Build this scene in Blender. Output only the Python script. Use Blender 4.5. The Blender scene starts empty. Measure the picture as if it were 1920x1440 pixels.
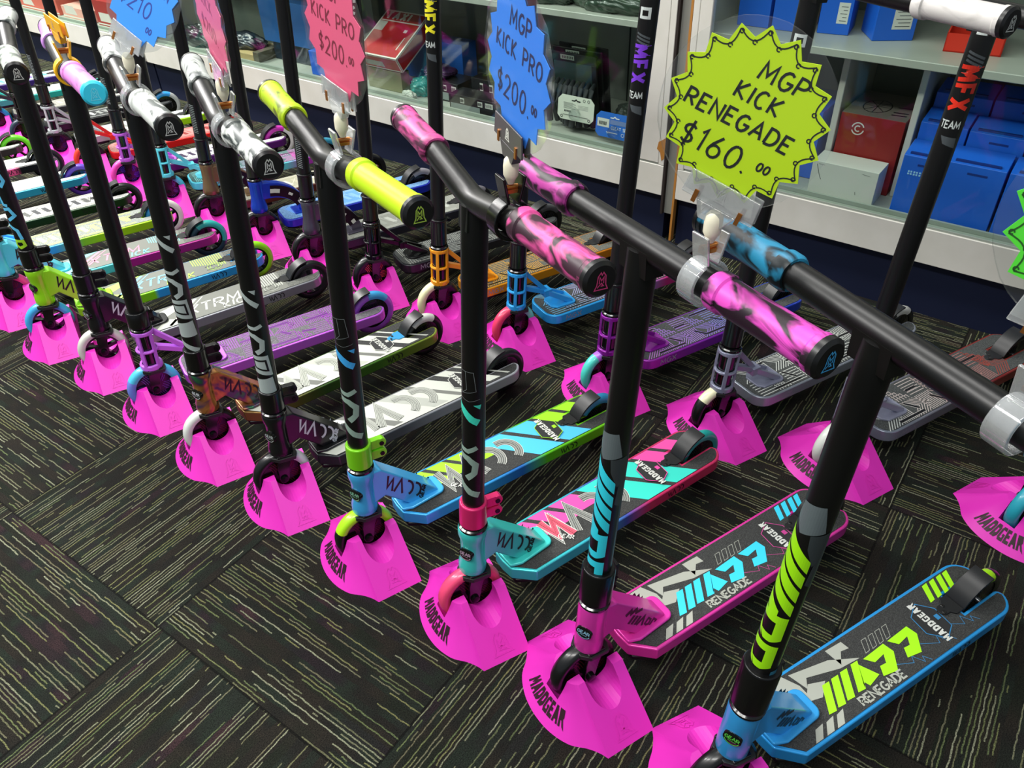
import bpy, bmesh, math, random
from mathutils import Matrix, Vector
PI = math.pi
random.seed(7)
SC = bpy.context.scene
COL = SC.collection

# ------------------------------------------------------------------ camera
cd = bpy.data.cameras.new('camera')
cd.sensor_fit = 'HORIZONTAL'; cd.sensor_width = 36.0
cd.lens = 36.0 * 1481.84 / 1920.0
cd.clip_start = 0.02
cam = bpy.data.objects.new('camera', cd); COL.objects.link(cam)
_R = ((0.62314976, -0.7813498, -0.03430544), (-0.50026317, -0.36449069, -0.78541918), (0.60118311, 0.50659552, -0.61801282))
cam.matrix_world = Matrix(((_R[0][0], -_R[1][0], -_R[2][0], -0.5598), (_R[0][1], -_R[1][1], -_R[2][1], -0.1472),
                           (_R[0][2], -_R[1][2], -_R[2][2], 1.1745), (0, 0, 0, 1)))
SC.camera = cam

# ------------------------------------------------------------------ light
W = bpy.data.worlds.new('shop_air'); SC.world = W; W.use_nodes = True
W.node_tree.nodes['Background'].inputs[0].default_value = (0.80, 0.90, 1.0, 1)
W.node_tree.nodes['Background'].inputs[1].default_value = 0.24
def area(name, loc, size, power, col=(1, 0.985, 0.95), rot=(0, 0, 0)):
    l = bpy.data.lights.new(name, 'AREA'); l.shape = 'RECTANGLE'; l.size, l.size_y = size
    l.energy = power; l.color = col
    o = bpy.data.objects.new(name, l); COL.objects.link(o); o.location = loc; o.rotation_euler = rot
    return o
area('ceiling_tube_light', (-1.15, 0.10, 2.70), (0.30, 1.5), 36)
area('ceiling_tube_light', (-1.20, 2.10, 2.70), (0.30, 1.5), 44)
area('ceiling_tube_light', (-0.90, 4.20, 2.70), (0.30, 1.5), 80)
area('ceiling_tube_light', (0.55, 0.90, 2.70), (0.30, 1.5), 20)
area('ceiling_tube_light', (0.55, 2.80, 2.70), (0.30, 1.5), 38)
area('ceiling_tube_light', (0.60, 4.80, 2.70), (0.30, 1.5), 150)
SC.view_settings.view_transform = 'Standard'; SC.view_settings.look = 'None'
SC.view_settings.gamma = 1.0; SC.view_settings.use_curve_mapping = False
SC.view_settings.exposure = 0.40

# ------------------------------------------------------------------ materials
def lin(h):
    if isinstance(h, str):
        c = [int(h[i:i + 2], 16) / 255 for i in (0, 2, 4)]
        return tuple(x / 12.92 if x <= 0.04045 else ((x + 0.055) / 1.055) ** 2.4 for x in c)
    return h
_M = {}
def mat(h, rough=0.45, metal=0.0, coat=0.0, spec=0.5):
    k = (h, rough, metal, coat, spec)
    if k in _M: return _M[k]
    m = bpy.data.materials.new('paint_' + str(h)); m.use_nodes = True
    b = m.node_tree.nodes['Principled BSDF']
    b.inputs['Base Color'].default_value = (*lin(h), 1)
    b.inputs['Roughness'].default_value = rough; b.inputs['Metallic'].default_value = metal
    b.inputs['Coat Weight'].default_value = coat; b.inputs['Coat Roughness'].default_value = 0.12
    b.inputs['Specular IOR Level'].default_value = spec
    _M[k] = m; return m
def nodes(m):
    return m.node_tree.nodes, m.node_tree.links
def grip_tape_mat(h='2b2c2b'):
    k = ('tape', h)
    if k in _M: return _M[k]
    m = bpy.data.materials.new('grip_tape_' + h); m.use_nodes = True; N, L = nodes(m); b = N['Principled BSDF']
    tc = N.new('ShaderNodeTexCoord'); n = N.new('ShaderNodeTexNoise'); n.inputs['Scale'].default_value = 900; n.inputs['Detail'].default_value = 1
    L.new(tc.outputs['Object'], n.inputs['Vector'])
    r = N.new('ShaderNodeValToRGB'); c = lin(h)
    r.color_ramp.elements[0].position = 0.42; r.color_ramp.elements[0].color = (c[0] * .62, c[1] * .62, c[2] * .62, 1)
    e = r.color_ramp.elements[1]; e.position = 0.74; e.color = (min(1, c[0] * 2.6), min(1, c[1] * 2.6), min(1, c[2] * 2.6), 1)
    L.new(n.outputs['Fac'], r.inputs['Fac']); L.new(r.outputs['Color'], b.inputs['Base Color'])
    b.inputs['Roughness'].default_value = 0.75
    bp = N.new('ShaderNodeBump'); bp.inputs['Strength'].default_value = 0.35; bp.inputs['Distance'].default_value = 0.0008
    L.new(n.outputs['Fac'], bp.inputs['Height']); L.new(bp.outputs['Normal'], b.inputs['Normal'])
    _M[k] = m; return m
def gradient_mat(stops, metal=0.35, rough=0.3, axis=0, coat=0.2):
    """anodised colour fade along one axis; stops = [(x, hex)] in the object's own metres"""
    k = ('grad', tuple(stops), metal, rough, axis)
    if k in _M: return _M[k]
    m = bpy.data.materials.new('anodised_fade'); m.use_nodes = True; N, L = nodes(m); b = N['Principled BSDF']
    tc = N.new('ShaderNodeTexCoord'); sp = N.new('ShaderNodeSeparateXYZ'); L.new(tc.outputs['Object'], sp.inputs[0])
    lo = min(s[0] for s in stops); hi = max(s[0] for s in stops)
    mr = N.new('ShaderNodeMapRange'); mr.inputs['From Min'].default_value = lo; mr.inputs['From Max'].default_value = hi
    L.new(sp.outputs[axis], mr.inputs['Value'])
    r = N.new('ShaderNodeValToRGB'); el = r.color_ramp.elements
    ss = sorted(((s[0] - lo) / (hi - lo), s[1]) for s in stops)
    el[0].position = ss[0][0]; el[0].color = (*lin(ss[0][1]), 1)
    el[1].position = ss[-1][0]; el[1].color = (*lin(ss[-1][1]), 1)
    for p, h in ss[1:-1]:
        e = el.new(p); e.color = (*lin(h), 1)
    L.new(mr.outputs['Result'], r.inputs['Fac']); L.new(r.outputs['Color'], b.inputs['Base Color'])
    b.inputs['Metallic'].default_value = metal; b.inputs['Roughness'].default_value = rough
    b.inputs['Coat Weight'].default_value = coat
    _M[k] = m; return m
def marble_mat(a, bcol, scale=34, bias=0.5, rough=0.42):
    """swirled two-colour rubber"""
    k = ('marble', a, bcol, scale, bias)
    if k in _M: return _M[k]
    m = bpy.data.materials.new('swirled_rubber'); m.use_nodes = True; N, L = nodes(m); b = N['Principled BSDF']
    tc = N.new('ShaderNodeTexCoord'); mp = N.new('ShaderNodeMapping'); mp.inputs['Scale'].default_value = (1.0, 0.45, 1.0)
    mp.inputs['Location'].default_value = (random.random() * 3, random.random() * 3, 0)
    L.new(tc.outputs['Object'], mp.inputs['Vector'])
    n = N.new('ShaderNodeTexNoise'); n.inputs['Scale'].default_value = scale; n.inputs['Detail'].default_value = 3
    n.inputs['Distortion'].default_value = 1.6; n.inputs['Roughness'].default_value = 0.45
    L.new(mp.outputs['Vector'], n.inputs['Vector'])
    r = N.new('ShaderNodeValToRGB'); el = r.color_ramp.elements
    el[0].position = bias - 0.07; el[0].color = (*lin(bcol), 1); el[1].position = bias + 0.06; el[1].color = (*lin(a), 1)
    L.new(n.outputs['Fac'], r.inputs['Fac']); L.new(r.outputs['Color'], b.inputs['Base Color'])
    b.inputs['Roughness'].default_value = rough
    _M[k] = m; return m
def oil_mat():
    if 'oil' in _M: return _M['oil']
    m = bpy.data.materials.new('oil_slick_chrome'); m.use_nodes = True; N, L = nodes(m); b = N['Principled BSDF']
    tc = N.new('ShaderNodeTexCoord'); n = N.new('ShaderNodeTexNoise'); n.inputs['Scale'].default_value = 16; n.inputs['Distortion'].default_value = 1.5
    L.new(tc.outputs['Object'], n.inputs['Vector'])
    r = N.new('ShaderNodeValToRGB'); el = r.color_ramp.elements
    el[0].position = 0.3; el[0].color = (*lin('4a3a2a'), 1); el[1].position = 0.72; el[1].color = (*lin('4a7a3a'), 1)
    for p, h in ((0.42, 'b07a3a'), (0.5, '96603a'), (0.58, '4a3a58'), (0.65, '2a6a4a')):
        e = el.new(p); e.color = (*lin(h), 1)
    L.new(n.outputs['Fac'], r.inputs['Fac']); L.new(r.outputs['Color'], b.inputs['Base Color'])
    b.inputs['Metallic'].default_value = 0.45; b.inputs['Roughness'].default_value = 0.25
    _M['oil'] = m; return m
def clear_mat(tint=(1, 1, 1), gloss=0.10, rough=0.05, name='clear_plastic', alpha=0.0, fres=0.4):
    k = (name, tint, gloss, rough, alpha, fres)
    if k in _M: return _M[k]
    m = bpy.data.materials.new(name); m.use_nodes = True; N, L = nodes(m)
    for n in list(N):
        if n.type == 'BSDF_PRINCIPLED': N.remove(n)
    out = [n for n in N if n.type == 'OUTPUT_MATERIAL'][0]
    t = N.new('ShaderNodeBsdfTransparent'); t.inputs[0].default_value = (*tint, 1)
    g = N.new('ShaderNodeBsdfGlossy'); g.inputs['Roughness'].default_value = rough
    lw = N.new('ShaderNodeLayerWeight'); lw.inputs['Blend'].default_value = 0.35
    ad = N.new('ShaderNodeMath'); ad.operation = 'MULTIPLY_ADD'; ad.inputs[1].default_value = fres; ad.inputs[2].default_value = gloss
    L.new(lw.outputs['Fresnel'], ad.inputs[0])
    mx = N.new('ShaderNodeMixShader'); L.new(ad.outputs[0], mx.inputs[0]); L.new(t.outputs[0], mx.inputs[1]); L.new(g.outputs[0], mx.inputs[2])
    last = mx.outputs[0]
    if alpha > 0:
        d = N.new('ShaderNodeBsdfDiffuse'); d.inputs[0].default_value = (0.95, 0.97, 0.97, 1)
        m2 = N.new('ShaderNodeMixShader'); m2.inputs[0].default_value = alpha
        L.new(last, m2.inputs[1]); L.new(d.outputs[0], m2.inputs[2]); last = m2.outputs[0]
    L.new(last, out.inputs['Surface'])
    _M[k] = m; return m

# ------------------------------------------------------------------ mesh builder
class MB:
    def __init__(s):
        s.v = []; s.f = []; s.m = []; s.mats = []
    def mi(s, m):
        if m not in s.mats: s.mats.append(m)
        return s.mats.index(m)
    def add(s, vs, fs, m, T=None):
        o = len(s.v)
        s.v += [tuple(T @ Vector(p)) if T is not None else tuple(p) for p in vs]
        s.f += [tuple(i + o for i in f) for f in fs]
        k = s.mi(m); s.m += [k] * len(fs)
    def box(s, x0, x1, y0, y1, z0, z1, m, T=None):
        vs = [(x, y, z) for z in (z0, z1) for y in (y0, y1) for x in (x0, x1)]
        s.add(vs, [(0, 2, 3, 1), (4, 5, 7, 6), (0, 1, 5, 4), (2, 6, 7, 3), (0, 4, 6, 2), (1, 3, 7, 5)], m, T)
    def prism(s, pts, z0, z1, m, T=None, mside=None, mbot=None):
        n = len(pts); a = sum(pts[i][0] * pts[(i + 1) % n][1] - pts[(i + 1) % n][0] * pts[i][1] for i in range(n))
        if a < 0: pts = pts[::-1]
        vs = [(p[0], p[1], z0) for p in pts] + [(p[0], p[1], z1) for p in pts]
        s.add(vs, [tuple(range(n, 2 * n))], m, T)
        o = len(s.v) - 2 * n
        k = s.mi(mside or m); kb = s.mi(mbot or mside or m)
        s.f.append(tuple(o + i for i in range(n - 1, -1, -1))); s.m.append(kb)
        for i in range(n):
            j = (i + 1) % n; s.f.append((o + i, o + j, o + n + j, o + n + i)); s.m.append(k)
    def lathe(s, prof, m, n=28, T=None, cap=True):
        """prof = [(r, z)] turned about z"""
        vs = [(r * math.cos(2 * PI * k / n), r * math.sin(2 * PI * k / n), z) for r, z in prof for k in range(n)]
        fs = [(i * n + k, i * n + (k + 1) % n, (i + 1) * n + (k + 1) % n, (i + 1) * n + k) for i in range(len(prof) - 1) for k in range(n)]
        if cap:
            fs.append(tuple(range(n - 1, -1, -1))); o = (len(prof) - 1) * n; fs.append(tuple(range(o, o + n)))
        s.add(vs, fs, m, T)
    def tube(s, path, r, m, n=16, T=None, cap=True, up=Vector((0.13, 0.21, 1))):
        P = [Vector(p) for p in path]; rs = r if isinstance(r, (list, tuple)) else [r] * len(P)
        vs = []
        for i, p in enumerate(P):
            d = (P[min(i + 1, len(P) - 1)] - P[max(i - 1, 0)]).normalized()
            u = d.cross(up)
            if u.length < 1e-4: u = d.cross(Vector((1, 0, 0)))
            u.normalize(); w = u.cross(d).normalized()
            vs += [tuple(p + (u * math.cos(2 * PI * k / n) + w * math.sin(2 * PI * k / n)) * rs[i]) for k in range(n)]
        fs = [(i * n + (k + 1) % n, i * n + k, (i + 1) * n + k, (i + 1) * n + (k + 1) % n) for i in range(len(P) - 1) for k in range(n)]
        if cap:
            fs.append(tuple(range(n))); o = (len(P) - 1) * n; fs.append(tuple(range(o + n - 1, o - 1, -1)))
        s.add(vs, fs, m, T)
    def beam(s, a, b, w, h, m, T=None, up=Vector((0, 0, 1))):
        """rectangular bar from a to b, w across, h in the up direction"""
        a, b = Vector(a), Vector(b); d = (b - a).normalized(); u = d.cross(up).normalized(); q = u.cross(d).normalized()
        vs = [tuple(p + u * (sx * w / 2) + q * (sz * h / 2)) for p in (a, b) for sx, sz in ((-1, -1), (1, -1), (1, 1), (-1, 1))]
        s.add(vs, [(0, 3, 2, 1), (4, 5, 6, 7), (0, 1, 5, 4), (1, 2, 6, 5), (2, 3, 7, 6), (3, 0, 4, 7)][::1], m, T)
    def flat(s, pts, m, f):
        """filled 2D polygon sent through f(u, v) -> 3D"""
        s.add([f(*p) for p in pts], [tuple(range(len(pts)))], m)
    def ribbon(s, pts, w, m, f, closed=False, step=None):
        """stroke of width w along a 2D polyline sent through f"""
        P = [Vector(p) for p in pts]
        if closed: P = P + [P[0]]
        if step:
            Q = []
            for a, b in zip(P, P[1:]):
                k = max(1, int((b - a).length / step))
                Q += [a.lerp(b, i / k) for i in range(k)]
            P = Q + [P[-1]]
        n = len(P); L, R = [], []
        for i in range(n):
            if closed: a, b = P[(i - 1) % (n - 1)] if i else P[n - 2], P[(i + 1) % (n - 1)] if i < n - 1 else P[1]
            else: a, b = P[max(i - 1, 0)], P[min(i + 1, n - 1)]
            d0 = (P[i] - a); d1 = (b - P[i])
            if d0.length < 1e-9: d0 = d1
            if d1.length < 1e-9: d1 = d0
            d0.normalize(); d1.normalize(); t = d0 + d1
            if t.length < 1e-6: t = d1
            t.normalize(); nn = Vector((-t.y, t.x)); c = max(0.45, abs(nn.dot(Vector((-d1.y, d1.x)))))
            L.append(P[i] + nn * (w / 2 / c)); R.append(P[i] - nn * (w / 2 / c))
        nc = max(1, math.ceil(w / .0032)) if step else 1
        vs = [f(*L[i].lerp(R[i], c / nc)) for c in range(nc + 1) for i in range(n)]
        s.add(vs, [(c * n + i, (c + 1) * n + i, (c + 1) * n + i + 1, c * n + i + 1) for c in range(nc) for i in range(n - 1)], m)
    def build(s, name, parent=None, smooth=38, bevel=0, seg=2, T=None, recalc=False):
        me = bpy.data.meshes.new(name); me.from_pydata([tuple(T @ Vector(p)) for p in s.v] if T is not None else s.v, [], s.f)
        for m in s.mats: me.materials.append(m)
        me.polygons.foreach_set('material_index', s.m)
        if recalc:
            b = bmesh.new(); b.from_mesh(me); bmesh.ops.recalc_face_normals(b, faces=b.faces); b.to_mesh(me); b.free()
        if smooth:
            me.polygons.foreach_set('use_smooth', [True] * len(me.polygons)); me.set_sharp_from_angle(angle=math.radians(smooth))
        me.update()
        o = bpy.data.objects.new(name, me); COL.objects.link(o)
        if parent: o.parent = parent
        if bevel:
            bv = o.modifiers.new('edge', 'BEVEL'); bv.width = bevel; bv.segments = seg; bv.limit_method = 'ANGLE'; bv.angle_limit = math.radians(32)
            bv.harden_normals = bool(smooth)
        return o
def tag(o, label=None, cat=None, group=None, kind=None):
    if label: o['label'] = label
    if cat: o['category'] = cat
    if group: o['group'] = group
    if kind: o['kind'] = kind
    return o
def empty(name, loc=(0, 0, 0), rz=0.0):
    o = bpy.data.objects.new(name, None); COL.objects.link(o); o.location = loc; o.rotation_euler = (0, 0, rz)
    o.empty_display_size = 0.05
    return o
def arc(cx, cy, r, a0, a1, n=10, ry=None):
    return [(cx + r * math.cos(math.radians(a0 + (a1 - a0) * i / n)), cy + (ry or r) * math.sin(math.radians(a0 + (a1 - a0) * i / n))) for i in range(n + 1)]

# ------------------------------------------------------------------ lettering (stroke letters in a 1-high box, baseline 0)
GL = {
 'A': (0.72, [[(0, 0), (0.36, 1), (0.72, 0)], [(0.13, 0.36), (0.59, 0.36)]]),
 'B': (0.58, [[(0, 0), (0, 1)] + arc(0.26, 0.75, 0.28, 90, -90, 6, 0.25) + arc(0.26, 0.25, 0.32, 90, -90, 6, 0.25) + [(0, 0)], [(0, 0.5), (0.3, 0.5)]]),
 'C': (0.62, [arc(0.34, 0.5, 0.34, 50, 310, 10, 0.5)]),
 'D': (0.66, [[(0, 0), (0, 1)] + arc(0.26, 0.5, 0.4, 90, -90, 8, 0.5) + [(0, 0)]]),
 'E': (0.55, [[(0.55, 1), (0, 1), (0, 0), (0.55, 0)], [(0, 0.52), (0.45, 0.52)]]),
 'F': (0.55, [[(0.55, 1), (0, 1), (0, 0)], [(0, 0.52), (0.45, 0.52)]]),
 'G': (0.68, [arc(0.36, 0.5, 0.36, 50, 350, 10, 0.5) + [(0.7, 0.46), (0.38, 0.46)]]),
 'I': (0.08, [[(0.04, 0), (0.04, 1)]]),
 'K': (0.6, [[(0, 0), (0, 1)], [(0.55, 1), (0.03, 0.45), (0.6, 0)]]),
 'L': (0.5, [[(0, 1), (0, 0), (0.5, 0)]]),
 'M': (0.85, [[(0, 0), (0.08, 1), (0.42, 0.3), (0.77, 1), (0.85, 0)]]),
 'N': (0.65, [[(0, 0), (0, 1), (0.65, 0), (0.65, 1)]]),
 'O': (0.72, [arc(0.36, 0.5, 0.36, 90, 450, 14, 0.5)]),
 'P': (0.58, [[(0, 0), (0, 1)] + arc(0.26, 0.73, 0.32, 90, -90, 7, 0.27) + [(0, 0.46)]]),
 'R': (0.62, [[(0, 0), (0, 1)] + arc(0.26, 0.74, 0.32, 90, -90, 7, 0.26) + [(0, 0.48)], [(0.24, 0.48), (0.62, 0)]]),
 'S': (0.55, [arc(0.28, 0.75, 0.26, 30, 270, 8, 0.25) + arc(0.28, 0.25, 0.27, 90, -150, 8, 0.25)[1:]]),
 'T': (0.64, [[(0, 1), (0.64, 1)], [(0.32, 1), (0.32, 0)]]),
 'U': (0.62, [[(0, 1), (0, 0.3)] + arc(0.31, 0.3, 0.31, 180, 360, 8, 0.3) + [(0.62, 1)]]),
 'V': (0.66, [[(0, 1), (0.33, 0), (0.66, 1)]]),
 'X': (0.66, [[(0, 0), (0.66, 1)], [(0, 1), (0.66, 0)]]),
 'Y': (0.66, [[(0, 1), (0.33, 0.5), (0.66, 1)], [(0.33, 0.5), (0.33, 0)]]),
 '0': (0.56, [arc(0.28, 0.5, 0.28, 90, 450, 14, 0.5)]),
 '1': (0.2, [[(0, 0.78), (0.16, 1), (0.16, 0)]]),
 '2': (0.56, [arc(0.28, 0.72, 0.27, 165, -20, 8, 0.28) + [(0, 0), (0.56, 0)]]),
 '4': (0.56, [[(0.4, 0), (0.4, 1), (0, 0.32), (0.56, 0.32)]]),
 '6': (0.54, [[(0.4, 1), (0.12, 0.6)] + arc(0.27, 0.28, 0.26, 150, 510, 12, 0.28)]),
 '$': (0.5, [arc(0.25, 0.7, 0.24, 30, 270, 7, 0.2) + arc(0.25, 0.3, 0.24, 90, -150, 7, 0.2)[1:], [(0.25, -0.08), (0.28, 1.12)]]),
 '.': (0.12, [[(0.02, 0), (0.08, 0.06)]]), ' ': (0.4, []), '-': (0.4, [[(0, .5), (.4, .5)]]),
}
def text_w(t, h, gap): return sum(GL[c][0] * h + gap for c in t) - gap
def write(mb, t, u, v, h, w, m, f, gap=None, xs=1.0, slant=0.0, align='l', step=None, wob=0.0):
    """stroke text at (u, v); h = height, w = stroke width"""
    gap = h * 0.24 if gap is None else gap
    if align == 'c': u -= text_w(t, h * xs, gap) / 2
    for c in t:
        wd, st = GL[c]; jy = random.uniform(-wob, wob) * h
        for p in st:
            mb.ribbon([(u + (x * xs + y * slant) * h, v + y * h + jy) for x, y in p], w, m, f, step=step)
        u += wd * h * xs + gap
    return u
# heavy block letters as filled shapes (1 high): used for the wording moulded stands carry
BLK = {
 'M': (0.9, [[(0, 0), (0.04, 1), (0.26, 1), (0.45, 0.62), (0.64, 1), (0.86, 1), (0.9, 0), (0.66, 0), (0.63, 0.5), (0.45, 0.22), (0.27, 0.5), (0.24, 0)]]),
 'A': (0.82, [[(0, 0), (0.22, 1), (0.58, 1), (0.82, 0), (0.58, 0), (0.53, 0.2), (0.29, 0.2), (0.24, 0)]]),
 'D': (0.78, [[(0, 0), (0, 1), (0.55, 1), (0.78, 0.78), (0.78, 0.22), (0.55, 0), (0.3, 0), (0.3, 0.3), (0.5, 0.34), (0.5, 0.68), (0.28, 0.72), (0.26, 0)]]),
 'G': (0.76, [[(0.76, 0.74), (0.7, 1), (0.18, 1), (0, 0.8), (0, 0.2), (0.18, 0), (0.76, 0), (0.76, 0.52), (0.44, 0.52), (0.44, 0.36), (0.54, 0.34), (0.54, 0.22), (0.26, 0.22), (0.26, 0.78)]]),
 'E': (0.66, [[(0, 0), (0, 1), (0.66, 1), (0.62, 0.76), (0.26, 0.76), (0.26, 0.62), (0.56, 0.62), (0.54, 0.4), (0.26, 0.4), (0.26, 0.24), (0.66, 0.24), (0.64, 0)]]),
 'R': (0.8, [[(0, 0), (0, 1), (0.8, 1), (0.74, 0.56), (0.6, 0.46), (0.78, -0.12), (0.52, 0.05), (0.4, 0.36), (0.26, 0.36), (0.26, 0)], ]),
 'N': (0.78, [[(0, 0), (0, 1), (0.24, 1), (0.54, 0.5), (0.54, 1), (0.78, 1), (0.78, 0), (0.56, 0), (0.24, 0.52), (0.24, 0)]]),
 'I': (0.26, [[(0, 0), (0, 1), (0.26, 1), (0.26, 0)]]),
}
def blocks(mb, t, u, v, h, m, f, gap=None, xs=1.0, sub=0):
    gap = h * 0.1 if gap is None else gap
    for c in t:
        if c == ' ': u += 0.35 * h; continue
        wd, ps = BLK[c]
        for p in ps:
            q = [(u + x * xs * h, v + y * h) for x, y in p]
            if sub:
                r = []
                for a, b in zip(q, q[1:] + q[:1]):
                    r += [(a[0] + (b[0] - a[0]) * i / sub, a[1] + (b[1] - a[1]) * i / sub) for i in range(sub)]
                q = r
            mb.flat(q, m, f)
        u += wd * xs * h + gap
    return u
def block_w(t, h, gap, xs=1.0): return sum((BLK[c][0] * xs * h + gap) if c != ' ' else 0.35 * h for c in t) - gap
# thin angular four-letter word used on necks, decks and bars
def madd(mb, u, v, h, w, m, f, step=None, gear=True):
    k = h
    mb.ribbon([(u, v + k), (u + .16 * k, v + .16 * k), (u + .46 * k, v + .88 * k), (u + .62 * k, v)], w, m, f, step=step); u += .78 * k
    mb.ribbon([(u, v), (u + .36 * k, v + k), (u + .72 * k, v)], w, m, f, step=step); u += .92 * k
    for _ in range(2):
        mb.ribbon([(u, v + k)] + arc(u + .14 * k, v + .5 * k, .44 * k, 90, -60, 10, .5 * k), w, m, f, step=step); u += .70 * k
    if gear:
        write(mb, 'GEAR', 0, 0, .30 * h, w * .6, m, lambda a, b, u0=u: f(u0 + .25 * k - b, v + a), gap=.07 * h)
    return u
EMBLEM = [[(-.62, -.7), (.62, -.7), (.42, -.28), (.36, .5), (.12, .82), (0, .6), (-.12, .82), (-.36, .5), (-.42, -.28)],
          [(-.2, -.15), (-.2, .42), (0, .1), (.2, .42), (.2, -.15)], [(-.36, -.5), (0, -.12), (.2, -.38), (-.05, -.38)]]
def emblem(mb, u, v, r, w, m, f):
    mb.ribbon([(u + x * r, v + y * r) for x, y in EMBLEM[0]], w, m, f, closed=True)
    for p in EMBLEM[1:]: mb.ribbon([(u + x * r, v + y * r) for x, y in p], w, m, f)

# ------------------------------------------------------------------ scooters
BLACK = ('0d0d0e', 0.30); GLOSSB = mat('08080a', 0.18, 0, 0.4); SATB = mat('090909', 0.36, 0.0, 0.0, 0.5); RUBB = mat('111112', 0.5)
STEEL = mat('b8bcc0', 0.22, 1.0); CHROME = mat('e8e8ea', 0.12, 1.0)
TX = Matrix.Rotation(PI / 2, 4, 'X')
def wheel(mb, core, cx, cz, R, w, cols, split, core_kind, core_col, core_col2):
    """mb = tyre, core = hub part; both turned about the axle (y)"""
    T = Matrix.Translation((cx, 0, cz)) @ TX
    n = 48; prof = [(R * .70, -w * .40), (R * .82, -w * .5), (R * .92, -w * .44), (R * .975, -w * .27), (R, 0), (R * .975, w * .27), (R * .92, w * .44), (R * .82, w * .5), (R * .70, w * .40)]
    vs = [(r * math.cos(2 * PI * k / n), r * math.sin(2 * PI * k / n), z) for r, z in prof for k in range(n)]
    by = {}
    for i in range(len(prof)):
        j = (i + 1) % len(prof)
        for k in range(n):
            a = (k + .5) / n * 360
            c = 0
            if split:
                lo, hi = split
                c = 0 if (lo <= a < hi or lo <= a - 360 < hi or lo <= a + 360 < hi) else 1
            by.setdefault(c, []).append((i * n + k, i * n + (k + 1) % n, j * n + (k + 1) % n, j * n + k))
    o = len(mb.v); mb.v += [tuple(T @ Vector(p)) for p in vs]
    for c, fs in by.items():
        k = mb.mi(mat(cols[c], 0.33, 0, 0.25)); mb.f += [tuple(q + o for q in f) for f in fs]; mb.m += [k] * len(fs)
    cm = mat(core_col, 0.25, 0.3, 0.3)
    rr = R * .71
    if core_kind == 'spoke':
        core.lathe([(rr * .86, -w * .36), (rr, -w * .38), (rr, w * .38), (rr * .86, w * .36), (rr * .86, -w * .36)], cm, 36, T, cap=False)
        core.lathe([(rr * .30, -w * .42), (rr * .30, w * .42)], cm, 20, T)
        for k in range(5):
            a = 2 * PI * k / 5 + .3
            p0 = T @ Vector((rr * .25 * math.cos(a), rr * .25 * math.sin(a), 0)); p1 = T @ Vector((rr * .92 * math.cos(a), rr * .92 * math.sin(a), 0))
            core.beam(p0, p1, w * .5, rr * .2, cm, up=(T.to_3x3() @ Vector((-math.sin(a), math.cos(a), 0))))
    else:
        core.lathe([(rr * .28, -w * .40), (rr * .98, -w * .34), (rr, -w * .3), (rr, w * .3), (rr * .98, w * .34), (rr * .28, w * .40)], cm, 40, T)
        lm = mat(core_col2, 0.3, 0.4)
        for sgn in (-1, 1):
            for sec in range(6):
                a0 = sec * PI / 3
                for q in (-2, -1, 0, 1, 2):
                    for s0 in (1,):
                        x0, x1 = rr * (.36 + .06 * abs(q)), rr * (.95 - .05 * abs(q)); yy = q * rr * .105
                        ca, sa = math.cos(a0), math.sin(a0)
                        f = lambda u, v: tuple(T @ Vector((u * ca - v * sa, u * sa + v * ca, sgn * (w * .405 - (math.hypot(u, v) - rr * .28) / (rr * .7) * w * .06 + .0004))))
                        core.ribbon([(x0, yy), ((x0 + x1) / 2, yy + rr * .02), (x1, yy)], rr * .035, lm, f)
    core.lathe([(rr * .16, -w * .62), (rr * .16, w * .62)], STEEL, 12, T)

def deck_outline(W, front, tail, rounded, slot=.0195, slot_x=None):
    h = W
    if slot_x is None: slot_x = tail + .024 + .0635
    if rounded: fr = arc(front - .030 + .0, h - .034, .034, 0, 90, 6); fr = [(front + .004, 0)] + fr
    else: fr = [(front + .002, 0), (front, .024), (front - .032, h)]
    tl = arc(tail + .036, h - .036, .036, 90, 165, 6) + arc(tail + .012, slot + .008, .009, 190, 262, 3)
    half = fr + tl + [(slot_x, slot)]
    lo = [(x, -y) for x, y in half[::-1] if y > 0]
    return half + lo

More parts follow.
